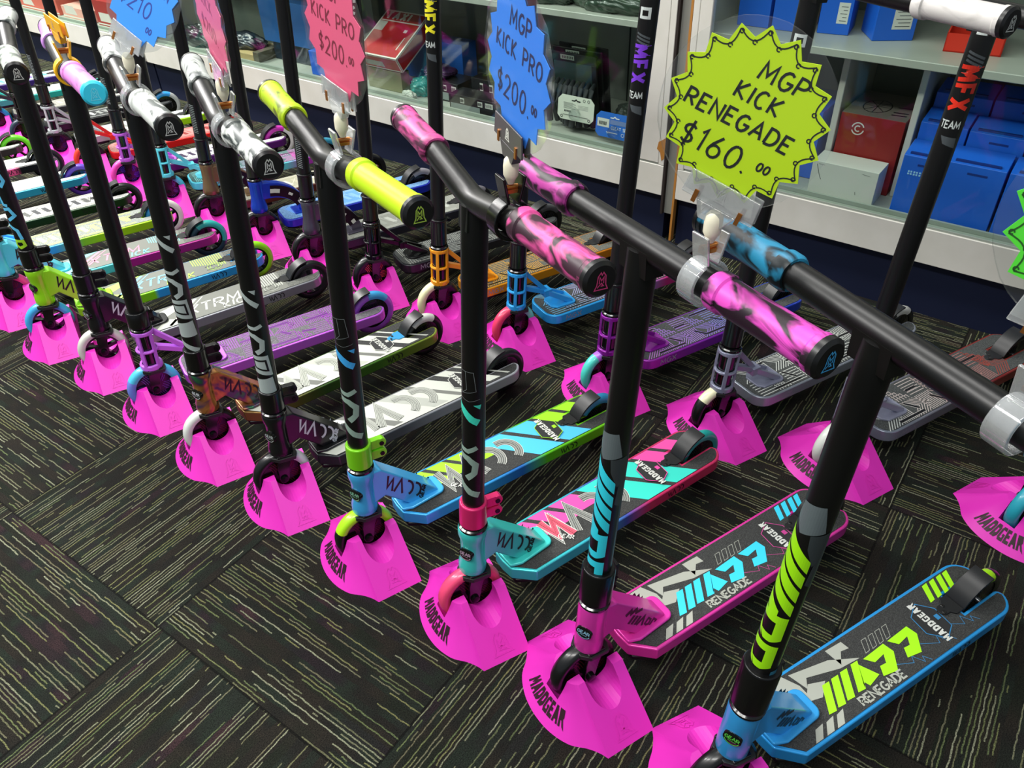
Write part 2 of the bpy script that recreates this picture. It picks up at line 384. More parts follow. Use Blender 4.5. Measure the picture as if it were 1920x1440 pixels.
def build_scooter(S):
    a_s, a_d = S['as'], S['ad']; psi = a_s - a_d; ox, oy = S['o']
    ex = ox - math.cos(a_s) * -.0281; ey = oy - math.sin(a_s) * -.0281
    root = empty('kick_scooter', (ex, ey, 0), PI + a_d)
    tag(root, S['label'], 'scooter', S['group'])
    SM = Matrix.Rotation(psi, 4, 'Z') @ Matrix.Rotation(-.0748, 4, 'Y')
    def steer(mb, name, par=None, **k):
        o = mb.build(name, root, **k); o.matrix_local = SM
        return o
    def sub(mb, name, parent, **k): return mb.build(name, parent, **k)
    Wd, L0, L1, rd = S.get('W', .056), S.get('front', -.070), S.get('tail', -.574), S.get('rounded', False)
    # ---- deck
    ol = deck_outline(Wd, L0, L1, rd)
    mb = MB(); em = S['deck']; zt, zb = .084, .058
    n = len(ol); blackm = mat('0a0a0b', .4)
    mb.prism(ol, zb, zt, em, mbot=blackm)
    # nose underside: black wedge dropping back from the front edge
    mb.prism([(L0 - .004, -.03), (L0 - .035, -Wd + .006), (L0 - .11, -Wd + .006), (L0 - .11, Wd - .006), (L0 - .035, Wd - .006), (L0 - .004, .03)], zb - .010, zb - .0002, blackm)
    deck = mb.build('deck', root, bevel=.0028, seg=2)
    gi = [(x, y) for x, y in ol]
    # ---- grip tape and printed pattern (one printed sheet)
    g = MB(); inset = .0055; tape = []
    m_ = len(ol)
    for i in range(m_):
        p0, p1, p2 = Vector(ol[i - 1]), Vector(ol[i]), Vector(ol[(i + 1) % m_])
        d0 = (p1 - p0).normalized(); d1 = (p2 - p1).normalized(); t = (d0 + d1).normalized(); nn = Vector((-t.y, t.x))
        c = max(.4, nn.dot(Vector((-d1.y, d1.x)))); tape.append(tuple(p1 + nn * inset / c))
    area_ = sum(ol[i][0] * ol[(i + 1) % m_][1] - ol[(i + 1) % m_][0] * ol[i][1] for i in range(m_))
    if area_ < 0:
        tape = []
        for i in range(m_):
            p0, p1, p2 = Vector(ol[i - 1]), Vector(ol[i]), Vector(ol[(i + 1) % m_])
            d0 = (p1 - p0).normalized(); d1 = (p2 - p1).normalized(); t = (d0 + d1).normalized(); nn = Vector((t.y, -t.x))
            c = max(.4, nn.dot(Vector((d1.y, -d1.x)))); tape.append(tuple(p1 + nn * inset / c))
    g.prism(tape, zt - .001, zt + .0011, grip_tape_mat(S.get('tape', '2b2c2b')))
    S['print'](g, S, zt + .0012, Wd)
    g.build('grip_tape', deck, smooth=0)
    sd = S.get('side', ('101214', 'MADD') if not rd else None)
    if sd:
        g = MB(); im = mat(sd[0], .4); fs_ = lambda u, v: (sd[2] - u if len(sd) > 2 else -.415 - u, Wd + .0004, .0645 + v)
        if sd[1] == 'MADD': madd(g, 0, 0, .0135, .0022, im, fs_, gear=False)
        else: write(g, sd[1], 0, 0, .013, .0022, im, fs_, gap=.004, xs=1.3)
        g.build('lettering', deck, smooth=0)
    # ---- rear wheel and brake
    rw = S.get('rear', dict(cols=('101011', '101011')))
    R = .0595 if rd else .0570; cxr, czr = L1 + .024, R + .0005
    t, c = MB(), MB()
    wheel(t, c, cxr, czr, R, .024, rw.get('cols', ('101011', '101011')), rw.get('split'), rw.get('kind', 'solid'), rw.get('core', '0c0c0d'), rw.get('core2', '2a2a2c'))
    ro = t.build('rear_wheel', root, smooth=50); c.build('wheel_core', ro)
    fb = MB(); bm_ = S.get('brake', mat('1c1d1e', .38))
    Rf = R + .0055; a0, a1 = rw.get('arc', (12, 88))
    pts = [(cxr + Rf * math.cos(math.radians(a)), czr + Rf * math.sin(math.radians(a))) for a in [a0 + (a1 - a0) * i / 10 for i in range(11)]]
    pts2 = [(cxr + (Rf + .004) * math.cos(math.radians(a)), czr + (Rf + .004) * math.sin(math.radians(a))) for a in [a0 + (a1 - a0) * i / 10 for i in range(11)]]
    prof = pts2 + pts[::-1]
    fb.prism([(x, z) for x, z in prof], -.017, .017, bm_, T=Matrix(((1, 0, 0, 0), (0, 0, -1, 0), (0, 1, 0, 0), (0, 0, 0, 1))))
    fb.prism([(cxr + R + .004, -.0165), (cxr + R + .004, .0165), (cxr + R + .020, .0165), (cxr + R + .026, .009), (cxr + R + .036, .009), (cxr + R + .042, .004), (cxr + R + .042, -.004), (cxr + R + .036, -.009), (cxr + R + .026, -.009), (cxr + R + .020, -.0165)], zt + .001, zt + .0035, S.get('pad', bm_))
    for yy in (-.0045, .0045): fb.lathe([(.0032, zt + .0035), (.0032, zt + .0048)], GLOSSB, 12, Matrix.Translation((cxr + R + .031 + yy * .9, yy * 1.0, 0)))
    fb.build('brake', root, bevel=.0012, seg=1)
    # ---- neck
    K = S['neck']; nk = K['kind']; nm = K['mat']
    mb = MB(); ST = Matrix.Rotation(-.0748, 4, 'Y')
    XZ = Matrix(((1, 0, 0, 0), (0, 0, -1, 0), (0, 1, 0, 0), (0, 0, 0, 1)))   # (x, z, y) prisms
    zd = zt
    if nk in ('solid', 'straight'):
        if nk == 'solid': prof = [(.0215, .113), (.0232, .118), (.0232, .132), (.0200, .145), (.0192, .165), (.0205, .186), (.0236, .198), (.0236, .210), (.0222, .2135)]
        else: prof = [(.0215, .113), (.0222, .116), (.0222, .150), (.0220, .180), (.0222, .210), (.0215, .2135)]
        mb.lathe(prof, nm, 36, ST)
        gm = K.get('gusset', nm)
        side = [(-.026, .206), (-.046, .203), (-.128, .118), (-.150, .094), (-.152, zd + .001), (-.094, zd + .001), (-.046, .138), (-.022, .132)]
        mb.prism(side, -.0175, .0175, gm, T=XZ)
        pl = arc(-.150, .012, .014, 90, 180, 5) + arc(-.150, -.012, .014, 180, 270, 5) + [(-.090, -.030), (-.070, -.022), (-.070, .022), (-.090, .030)]
        mb.prism(pl, zd + .0012, zd + .0075, gm)
        neck = mb.build('neck', root, bevel=.003, seg=2)
        d = MB(); ink = mat(K.get('ink', '101012'), .4)
        ux, uz = -.735, -.678
        for sg in (1, -1):
            def f2(u, v, sg=sg):
                uu = u if sg > 0 else .098 - u
                x = -.0560 + ux * uu - v * .40
                z = .1455 + uz * uu + v * .95
                return (x, sg * .0179, z)
            if nk == 'solid': madd(d, -.014, .0, .0285, .0048, ink, f2)
            else:
                for q in range(3): d.flat([(.018 + q * .009, 0), (.024 + q * .009, 0), (.030 + q * .009, .018), (.024 + q * .009, .018)], ink, f2)
                d.ribbon([(.044, 0), (.056, .018), (.060, 0)], .005, ink, f2)
                for q in (.066, .082): d.ribbon([(q, .002), (q + .004, .016), (q + .012, .014), (q + .011, .004), (q + .003, .002)], .0042, ink, f2, closed=False)
                d.ribbon([(.004, .014), (.012, .026), (.016, .020), (.024, .030), (.028, .024), (.040, .032)], .006, ink, f2)
        d.build('lettering', neck, smooth=0)
        b = MB(); br = .0128
        r0 = .0208 if nk == 'solid' else .0222
        b.lathe([(br, r0 - .006), (br, r0 + .0010), (br * .9, r0 + .0014)], mat('0b0c0c', .18, 0, .6), 24, ST @ Matrix.Translation((0, 0, .1635)) @ Matrix.Rotation(.42, 4, 'Z') @ Matrix.Rotation(PI / 2, 4, 'Y'))
        BT = ST @ Matrix.Translation((0, 0, .1635)) @ Matrix.Rotation(.42, 4, 'Z') @ Matrix.Rotation(PI / 2, 4, 'Y')
        fb_ = lambda u, v: tuple(BT @ Vector((-v, u, r0 + .0017)))
        im = mat(K.get('badge', '9fb8a0'), .35)
        write(b, 'GEAR', 0, -.001, .0062, .0014, im, fb_, gap=.0012, align='c'); b.ribbon(arc(0, 0, .0105, 200, 340, 10), .0012, im, fb_)
        b.ribbon([(-.006, -.004), (.006, -.004)], .0008, im, fb_)
        b.build('badge', neck)
    elif nk == 'truss':
        for z0, z1 in ((.112, .126), (.158, .165), (.203, .214)):
            mb.lathe([(.0178, z0), (.0228, z0), (.0245, z0 + .002), (.0245, z1 - .002), (.0228, z1), (.0178, z1), (.0178, z0)], nm, 32, ST, cap=False)
        for a in (52, 128, 232, 308):
            x, y = .0213 * math.cos(math.radians(a)), .0213 * math.sin(math.radians(a))
            mb.beam(tuple(ST @ Vector((x, y, .115))), tuple(ST @ Vector((x, y, .212))), .008, .006, nm, up=Vector((x, y, 0)))
        mb.beam((-.030, 0, .207), (-.094, 0, .132), .012, .011, nm); mb.beam((-.030, 0, .160), (-.098, 0, .126), .016, .012, nm)
        mb.box(-.106, -.084, -.014, .014, .118, .137, nm)
        for sg in (-1, 1): mb.beam((-.094, sg * .009, .129), (-.158, sg * .021, zd + .006), .009, .013, nm)
        pl = arc(-.158, .020, .012, 90, 180, 5) + arc(-.158, -.020, .012, 180, 270, 5) + [(-.112, -.030), (-.100, -.018), (-.100, .018), (-.112, .030)]
        mb.prism(pl, zd + .0012, zd + .0065, nm)
        neck = mb.build('neck', root, bevel=.0016, seg=1)
        st_ = MB(); st_.lathe([(.0172, .110), (.0172, .215)], GLOSSB, 24, ST); st_.build('steering_tube', neck)
    else:   # smooth waisted head tube with an arched, cut-out gusset
        mb.lathe([(.0215, .112), (.0250, .118), (.0250, .130), (.0222, .142), (.0196, .160), (.0196, .188), (.0212, .202), (.0218, .211), (.0205, .2135)], nm, 36, ST)
        top = [(-.022, .202)] + [(-.03 - .128 * math.sin(t_), .088 + .112 * math.cos(t_)) for t_ in [i * PI / 2 / 8 for i in range(1, 9)]]
        bot = [(-.126, .088)] + [(-.040 - .088 * math.sin(t_), .088 + .062 * math.cos(t_)) for t_ in [PI / 2 - i * PI / 2 / 7 for i in range(1, 8)]] + [(-.018, .150)]
        mb.prism(top + bot, -.0135, .0135, nm, T=XZ)
        mb.prism(arc(-.160, .014, .014, 90, 180, 4) + arc(-.160, -.014, .014, 180, 270, 4) + [(-.108, -.028), (-.108, .028)], zd + .0012, zd + .0065, nm)
        neck = mb.build('neck', root, bevel=.0022, seg=2)
        d = MB(); ink = mat('0b0b0d', .3); wh = mat(K.get('hole', 'c8d0c0'), .6)
        cen = [(-.034 - .108 * math.sin(t_), .088 + .086 * math.cos(t_)) for t_ in [.15 + i * 1.12 / 8 for i in range(9)]]
        for sg in (1, -1):
            f3 = lambda u, v, sg=sg: (u, sg * .0140, v)
            f4 = lambda u, v, sg=sg: (u, sg * .0144, v)
            d.ribbon(cen, .034, ink, f3); d.ribbon([cen[0], cen[1], cen[2]], .013, wh, f4); d.ribbon([cen[4], cen[5]], .008, wh, f4); d.ribbon([cen[7], cen[8]], .012, wh, f4)
        d.build('gusset_cutout', neck, smooth=0)
    # ---- headset, clamp
    mb = MB(); mb.lathe([(.0215, .2135), (.0235, .2150), (.0235, .2185), (.0205, .2205), (.0212, .2235)], GLOSSB, 32); steer(mb, 'headset')
    c = S['clamp']; ck = c.get('kind', 'ears'); cm = c['mat']; z1 = c.get('top', .270)
    mb = MB()
    if ck == 'ears':
        mb.lathe([(.0205, .2235), (.0222, .2248), (.0222, z1 - .002), (.0205, z1)], cm, 32)
        for zc in (.2355, .2580):
            mb.prism([(-.016, -.006), (-.044, -.006), (-.044, .006), (-.016, .006)], zc - .0095, zc + .0095, cm)
            mb.lathe([(.0095, -.0065), (.0095, .0065)], cm, 18, Matrix.Translation((-.040, 0, zc)) @ TX)
    elif ck == 'slim':
        mb.lathe([(.0185, .2235), (.0200, .2255), (.0200, z1 - .003), (.0225, z1 - .002), (.0225, z1 + .002), (.0180, z1 + .003)], cm, 32)
        mb.box(-.028, -.014, -.006, .006, z1 - .010, z1 - .002, cm)
    else:
        mb.lathe([(.0225, .2235), (.0240, .2255), (.0240, z1 - .003), (.0225, z1)], cm, 32)
        mb.box(-.031, -.014, -.008, .008, .230, z1 - .006, cm)
    cl = steer(mb, 'clamp', bevel=.0015, seg=1)
    for zc in ((.2355, .2580) if ck == 'ears' else (z1 - .006,) if ck == 'slim' else (.236, .255)):
        q = MB(); xx = -.040 if ck == 'ears' else -.027
        q.lathe([(.0042, -.0082), (.0042, .0082)], mat('151516', .25, .6), 12, Matrix.Translation((xx, 0, zc)) @ TX); q.build('bolt', cl)
    # ---- fork
    mb = MB(); fm = S.get('fork', GLOSSB)
    mb.lathe([(.0190, .104), (.0215, .106), (.0215, .1115), (.0200, .113)], fm, 28)
    mb.prism([(-.022, -.0245), (.010, -.0245), (.0235, -.013), (.0235, .013), (.010, .0245), (-.022, .0245), (-.027, .012), (-.027, -.012)], .1040, .1125, S.get('crown', mat('232524', .42, .2)))
    for sg in (-1, 1):
        pr_ = [(.013, .116), (.0155, .090), (.0160, .060), (.0125, .0505), (.0060, .0480), (-.0005, .0505), (-.0040, .060), (-.0085, .090), (-.0170, .116)]
        mb.prism(pr_, sg * .0142, sg * .0215, fm, T=XZ)
    fk = steer(mb, 'fork', bevel=.003, seg=2)
    ax = MB(); ax.lathe([(.0062, -.0262), (.0075, -.0255), (.0075, .0255), (.0062, .0262)], mat('1a1a1c', .2, .7), 14, Matrix.Translation((.0060, 0, .0605)) @ TX); ax.build('axle', fk)
    # ---- front wheel
    fw = S['wheel']; t, c2 = MB(), MB()
    wr = .0595 if rd else .0575; wheel(t, c2, .0060, .0605, wr, .025, fw['cols'], fw.get('split'), fw.get('kind', 'solid'), fw.get('core', '0c0c0d'), fw.get('core2', '5a1820'))
    fo = steer(t, 'front_wheel', smooth=50); c2.build('wheel_core', fo)
    # ---- handlebar
    B = S['bar']; bm2 = B.get('mat', SATB); zh = B.get('z', .783); mb = MB()
    if B['kind'] == 'T':
        mb.tube([(0, 0, .2240), (0, 0, zh - .004)], .0173, bm2, 28)
        hb = B.get('half', .245); mb.tube([(0, -hb, zh), (0, min(hb, B.get('half_r', hb)), zh)], .0150, bm2, 24)
        mb.prism([(-.012, zh - .03), (.012, zh - .03), (.015, zh), (-.015, zh)], -.022, .022, bm2, T=XZ)
    else:
        mb.tube([(0, 0, .2240), (0, 0, zh - .024)], .0173, bm2, 28)
        ys = [-.25, -.20, -.13, -.118, -.104, -.09, -.045, -.030, -.015, 0]; ys = ys + [-y for y in ys[:-1]][::-1]
        def zz(y):
            a = abs(y)
            if a < .015: return zh - .0205 + a * a * 6
            if a > .118: return zh
            t_ = (a - .0) / .118
            return zh - .021 + .021 * (t_ ** 1.15) if a < .1 else zh - .021 * (1 - ((a) / .118) ** 1.15)
        def xx(y):
            a = abs(y); return -.010 * max(0, (a - .12)) / .13
        mb.tube([(xx(y), y, zz(y)) for y in ys], .0156, bm2, 24)
        mb.prism([(-.016, zh - .055), (.016, zh - .055), (.0145, zh - .02), (-.0145, zh - .02)], -.012, .012, bm2, T=XZ)
    bar = steer(mb, 'handlebar')
    if B.get('print'):
        d = MB(); r_ = .0173 + .0004; th0 = B.get('th', .2)
        f = lambda u, v: (r_ * math.cos(th0 + v / r_), r_ * math.sin(th0 + v / r_), B['top'] - u)
        B['print'](d, f, B); d.build('lettering', bar, smooth=0)
    gy = B.get('grip', (.115, .252)); gz = zh
    for sg, G in ((-1, B.get('left')), (1, B.get('right'))):
        if not G: continue
        y0, y1 = G.get('y', gy); mb = MB(); gm = G['mat']
        xo = lambda y: (-.010 * max(0, (y - .12)) / .13) if B['kind'] != 'T' else 0
        path = [(xo(y), sg * y, gz) for y in (y0, y0 + .004, y0 + .016, y0 + .018, y0 + .05, y0 + .10, y1 - .008, y1 - .006, y1)]
        mb.tube(path, [.0178, .0200, .0200, .0178, .0176, .0178, .0180, .0192, .0192], gm, 28)
        go = steer(mb, 'grip', smooth=30)
        mb = MB(); cm_ = G.get('capmat', mat('121213', .35)); cx_ = xo(y1)
        mb.tube([(cx_, sg * y1, gz), (cx_, sg * (y1 + .006), gz), (cx_, sg * (y1 + .009), gz)], [.0196, .0196, .0160], cm_, 28)
        lm_ = mat(G.get('logo', 'b8bcb8'), .4)
        fe = lambda u, v, y1=y1, cx_=cx_: (cx_ - u * sg, sg * (y1 + .0094), gz + v)
        emblem(mb, 0, -.001, .0120, .0012, lm_, fe)
        mb.build('end_cap', go)
    return root

# ------------------------------------------------------------------ pink wheel stands
PINK = mat('e030b8', 0.44, 0.0, 0.0, 0.35)
INKR = mat('2c0818', 0.5)
def bez(p, n):
    """Catmull-Rom through points"""
    out = []
    for i in range(len(p) - 1):
        a, b, c, d = Vector(p[max(i - 1, 0)]), Vector(p[i]), Vector(p[i + 1]), Vector(p[min(i + 2, len(p) - 1)])
        for k in range(n):
            t = k / n
            out.append(0.5 * ((2 * b) + (c - a) * t + (2 * a - 5 * b + 4 * c - d) * t * t + (3 * b - a - 3 * c + d) * t ** 3))
    out.append(Vector(p[-1])); return out
_bh = [(.006, .117, 0), (.012, .104, 0), (.024, .088, 0), (.044, .068, 0), (.058, .036, 0), (.0625, 0, 0)]
_th = [(.002, .031, .074), (.004, .029, .074), (.008, .026, .074), (.012, .019, .073), (.0135, .009, .072), (.014, 0, .072)]
BASE = bez(_bh + [(x, -y, z) for x, y, z in _bh[-2::-1]], 5)
TOP = bez(_th + [(x, -y, z) for x, y, z in _th[-2::-1]], 5)
def nose(t, s, off=0.0):
    """t along the skirt 0..1, s from ridge 0 to floor 1"""
    k = max(0, min(t, 1)) * (len(BASE) - 1); i = min(int(k), len(BASE) - 2); fr = k - i
    a = TOP[i].lerp(TOP[i + 1], fr); b = BASE[i].lerp(BASE[i + 1], fr)
    p = a.lerp(b, s); c = math.sin(PI * s) * math.sin(PI * t) * .006
    d = Vector((p.x + .03, p.y, 0)); d = d.normalized() if d.length else Vector((1, 0, 0))
    p = p - d * c
    if off: p = p + d * off * .86 + Vector((0, 0, off * .5))
    return p
def make_stand_mesh():
    bm = bmesh.new(); NS = 10; nt = len(BASE)
    grid = [[bm.verts.new(nose(i / (nt - 1), j / NS)) for j in range(NS + 1)] for i in range(nt)]
    for i in range(nt - 1):
        for j in range(NS): bm.faces.new((grid[i][j], grid[i][j + 1], grid[i + 1][j + 1], grid[i + 1][j]))
    bt = [bm.verts.new((-.080, y, z)) for y, z in ((.117, 0), (.031, .077), (-.031, .077), (-.117, 0))]
    bm.faces.new([bt[0]] + [bt[1]] + grid[0])                                  # left flank
    bm.faces.new([bt[2], bt[3]] + grid[-1][::-1])                              # right flank
    bm.faces.new([bt[1], bt[2]] + [grid[i][0] for i in range(nt - 1, -1, -1)])  # ridge
    bm.faces.new((bt[0], bt[3], bt[2], bt[1]))                                 # back
    bm.faces.new([bt[3], bt[0]] + [grid[i][NS] for i in range(nt)])             # floor
    bmesh.ops.recalc_face_normals(bm, faces=bm.faces)
    me = bpy.data.meshes.new('stand_blank'); bm.to_mesh(me); bm.free()
    ob = bpy.data.objects.new('stand_blank', me); COL.objects.link(ob)
    cut = []
    m = MB(); u = [(-.066, .30), (-.0615, .064)] + arc(-.0355, .064, .0262, 180, 360, 14) + [(-.005, .30)]
    m.prism(u, -.2, .2, PINK, T=Matrix(((1, 0, 0, 0), (0, 0, -1, 0), (0, 1, 0, 0), (0, 0, 0, 1)))); cut.append(m.build('cut', smooth=0, recalc=True))
    m = MB(); m.lathe([(.0625, -.0158), (.0625, .0158)], PINK, 44, Matrix.Translation((-.0265, 0, .0645)) @ Matrix.Rotation(PI / 2, 4, 'X')); cut.append(m.build('cut', smooth=0, recalc=True))
    m = MB(); m.box(-.0835, .0335, -.0158, .0158, .058, .2, PINK); cut.append(m.build('cut', smooth=0, recalc=True))
    m = MB(); m.box(-.070, .016, -.0157, .0157, -.02, .0605, PINK); cut.append(m.build('cut', smooth=0, recalc=True))
    for c in cut:
        b = ob.modifiers.new('cut', 'BOOLEAN'); b.operation = 'DIFFERENCE'; b.solver = 'EXACT'; b.object = c
    bv = ob.modifiers.new('edge', 'BEVEL'); bv.width = .0018; bv.segments = 2; bv.limit_method = 'ANGLE'; bv.angle_limit = math.radians(38); bv.harden_normals = True
    me.polygons.foreach_set('use_smooth', [True] * len(me.polygons)); me.set_sharp_from_angle(angle=math.radians(34))
    dg = bpy.context.evaluated_depsgraph_get()
    ev = ob.evaluated_get(dg); m2 = bpy.data.meshes.new_from_object(ev)
    for o in cut + [ob]: bpy.data.objects.remove(o)
    m2.materials.clear(); m2.materials.append(PINK)
    m2.name = 'scooter_stand'
    return m2
STAND = make_stand_mesh()
def _stand_text():
    d = MB(); h = .34; w = block_w('MADDGEAR', 1, .1, 1.0)
    # skirt runs about .20 m round the nose; letters .017 high
    f = lambda u, v: tuple(nose(.5 - (u) * .047, .83 - v * .295, .0009))
    blocks(d, 'MADDGEAR', -w / 2, 0, 1.0, INKR, f, gap=.1, sub=3)
    return d
_st = None
def raised_logo():
    d = MB()
    n = Vector((0, .077, .086)).normalized()
    for sg in (1, -1):
        def f(u, v, sg=sg):
            s = .058 + v                    # distance down the flank
            y = .031 + s * .086 / .1150; z = .0755 * (1 - s / .1150)
            return (-.036 + u * sg, sg * (y + n.y * .0007), z + n.z * .0007)
        for poly in EMBLEM: d.ribbon([(x * .028, -(y_) * .024 + .028) for x, y_ in poly], .0017, PINK, f, closed=True)
    return d
_st = _stand_text(); _lg = raised_logo()
_proto = {}
def stand(o, a, label, group='pink wheel stands in two rows'):
    if not _proto:
        s = bpy.data.objects.new('scooter_stand', STAND); COL.objects.link(s)
        t = _st.build('lettering', s, smooth=0); l = _lg.build('raised_emblem', s, smooth=0)
        _proto['s'], _proto['k'] = s, (t, l)
    else:
        s = _proto['s'].copy(); COL.objects.link(s)
        for k in _proto['k']:
            c = k.copy(); COL.objects.link(c); c.parent = s
    s.location = (o[0], o[1], 0); s.rotation_euler = (0, 0, PI + a)
    tag(s, label, 'stand', group)
    return s

# ------------------------------------------------------------------ printed deck patterns (deck frame: +x forward, +y towards the viewer)
def ztop(z): return lambda u, v: (u, v, z)
def clipy(pts, W):
    return [(x, max(-W + .0055, min(W - .0055, y))) for x, y in pts]
def badge_print(g, z, x, y, c, ci):
    f = ztop(z); h = [(x + .022, y - .020), (x + .026, y + .012), (x + .004, y + .034), (x - .020, y + .022), (x - .024, y - .012), (x - .004, y - .034)]
    g.flat(h, mat('222324', .6), f); g.ribbon(h, .0013, ci, ztop(z + .0002), closed=True)
    ft = lambda u, v: (x + .004 + v, y - u, z + .0006)
    w = block_w('MADDGEAR', .013, .0014, .8)
    fo = lambda u, v: (x + .004 + v, y - u, z + .0004)
    blocks(g, 'MADDGEAR', -w / 2, -.006, .013, c, ft, gap=.0014, xs=.8)
    g.flat([(x - .010, y - .004), (x - .010, y + .005), (x - .018, y + .005), (x - .018, y - .004)], ci, ztop(z + .0006))
def pr_renegade(g, S, z, W):
    main, wh, line = mat(S['c1'], .5), mat('a6a99e', .6), mat(S['c2'], .5)
    P = lambda pts: [(x + .028, max(-W + .006, min(W - .006, y + .10 * (-x - .035)))) for x, y in pts]
    f0, f1, f2 = ztop(z), ztop(z + .0003), ztop(z + .0005)
    for pts in ([(-.148, -.060), (-.185, -.066), (-.198, -.041), (-.198, -.027), (-.21, -.038), (-.236, -.031), (-.213, -.012), (-.150, -.022)],
                [(-.196, -.062), (-.204, -.032), (-.216, -.047), (-.271, -.037), (-.310, -.038), (-.265, -.056)],
                [(-.274, -.070), (-.277, -.041), (-.294, -.059), (-.309, -.058), (-.307, -.072)]):
        g.flat(P(pts), wh, f0)
    for x0 in (0, .022, .043):
        g.flat(P([(-.166 - x0, .022 - x0 * .1), (-.182 - x0 * .98, .019 - x0 * .12), (-.166 - x0 * 1.0, .046 - x0 * .2), (-.152 - x0 * 1.0, .052 - x0 * .2)]), wh, f0)
    for x0 in (0, .0195, .039, .0625):
        g.flat(P([(-.226 - x0, -.027 - x0 * .13), (-.240 - x0, -.028 - x0 * .13), (-.214 - x0, .013 - x0 * .13), (-.200 - x0, .013 - x0 * .13)]), main, f1)
    g.flat(P([(-.2985, -.030), (-.312, -.004), (-.286, .004), (-.283, -.004), (-.276, .003)]), main, f1)
    D = [(-.312, -.034), (-.359, -.041), (-.362, -.024), (-.341, .003), (-.315, .001), (-.324, -.014), (-.336, -.014), (-.345, -.027), (-.323, -.022)]
    g.flat(P(D), main, f1); g.flat(P([(x - .056, y - .0075) for x, y in D]), main, f1)
    R0 = lambda u, v: (lambda q: (q[0], q[1], z + .0005))(P([(-.2535 - u * .99, .0245 - u * .095 - v)])[0])
    w = text_w('RENEGADE', .0125, .0022); s_ = .092 / w
    write(g, 'RENEGADE', 0, 0, .0125, .0028, wh, lambda u, v: R0(u * s_, v), gap=.0022)
    for x0 in (0, .0155, .031, .0465):
        g.ribbon(P([(-.335 - x0, -.060 - x0 * .1), (-.324 - x0, -.040 - x0 * .1), (-.333 - x0, -.0415 - x0 * .1), (-.345 - x0, -.061 - x0 * .1)]), .0007, wh, f0, closed=True)
    for x0 in (0, .0175, .035, .0505):
        g.flat(P([(-.500 - x0, -.094 - x0 * .1), (-.512 - x0, -.096 - x0 * .1), (-.496 - x0, -.066 - x0 * .1), (-.485 - x0, -.064 - x0 * .1)]), main, f1)
    for k in range(3):
        x0 = .062 * k
        g.ribbon(P([(-.345 - x0, -.006 - .010 * k), (-.372 - x0, .004 - .008 * k), (-.378 - x0, -.006 - .01 * k), (-.388 - x0, .010 - .01 * k), (-.392 - x0, .001 - .01 * k), (-.400 - x0, .012 - .01 * k)]), .0008, line, f0)
    badge_print(g, z + .0002, -.4285, .003, mat('d0d2cc', .5), line)
def pr_kickpro(g, S, z, W):
    a, b, gr = mat(S['c1'], .5), mat(S['c2'], .5), mat('8f928c', .5)
    wh, dk = mat('d6d8d0', .5), mat('1c1d1d', .6)
    f0 = ztop(z); e = W - .006
    def band(x0, x1, m, far=-1.0, near=1.0):
        y0, y1 = far * e, near * e; s = -.92
        g.flat([(x0 + s * (y0 + e), y0), (x1 + s * (y0 + e), y0), (x1 + s * (y1 + e), y1), (x0 + s * (y1 + e), y1)], m, f0)
    band(-.098, -.148, a, near=.05); band(-.160, -.196, a, near=.0); band(-.208, -.262, a, near=-.1)
    band(-.276, -.335, b); band(-.349, -.405, b)
    band(-.418, -.458, a, near=.25); band(-.470, -.512, a, near=-.35)
    fm = lambda dz: (lambda u, v: (-.170 - u, .034 - v, z + dz))
    for w, m, dz in ((.0175, wh, .0004), (.0150, dk, .0006), (.0128, gr, .0008), (.0048, dk, .0010), (.0026, gr, .0012)):
        madd(g, 0, .004, .058, w, m, fm(dz), gear=False)
    if S.get('mcol'):
        pm = mat(S['mcol'], .5); k = .058
        for w, m, dz in ((.0185, wh, .0013), (.0150, pm, .0015), (.004, dk, .0017), (.0022, pm, .0019)):
            g.ribbon([(0, .004 + k), (.17 * k, .004 + .30 * k), (.40 * k, .004 + .92 * k), (.62 * k, .004)], w, m, fm(dz))
    tri = [(-.150, -.028), (-.196, .036), (-.212, .018), (-.166, -.028)]
    write(g, 'GEAR', 0, 0, .011, .002, wh, lambda u, v: (-.176 - u * .55 - v * .6, .020 + u * .55 - v * .5, z + .0024), gap=.0025)
    badge_print(g, z + .0026, -.424, .0, wh, a)
def pr_mono(g, S, z, W):
    wt, lg, dk, tp = mat(S['c1'], .55), mat(S['c2'], .55), mat('2a2b2a', .6), mat('6d6f69', .6)
    f0, f1 = ztop(z), ztop(z + .0002); e = W - .006; X = lambda x, y: x - .92 * (y + e)
    g.flat([(-.074, .018), (-.074, -.018), (-.100, -e), (-.372, -e), (X(-.372, e), e), (-.100, e)], wt, f0)
    for x0, x1, m in ((-.150, -.172, tp), (-.250, -.285, lg), (-.315, -.330, tp), (-.395, -.425, wt), (-.445, -.452, wt)):
        g.flat([(x0, -e), (x1, -e), (X(x1, e * .9), e * .9), (X(x0, e * .9), e * .9)], m, f1)
    fm = lambda dz: (lambda u, v: (-.165 - u, .037 - v, z + dz))
    for w, m, dz in ((.0205, wt, .0004), (.0180, dk, .0006), (.0162, lg, .0008), (.0102, dk, .0010), (.0086, lg, .0012), (.0034, dk, .0014), (.0018, lg, .0016)):
        madd(g, 0, .004, .064, w, m, fm(dz), gear=False)
    write(g, 'GEAR', 0, 0, .011, .002, dk, lambda u, v: (-.150 - u * .55 - v * .6, .022 + u * .55 - v * .5, z + .002), gap=.0025)
    c = mat('c8cac2', .5); badge_print(g, z + .0018, -.432, .004, c, c)
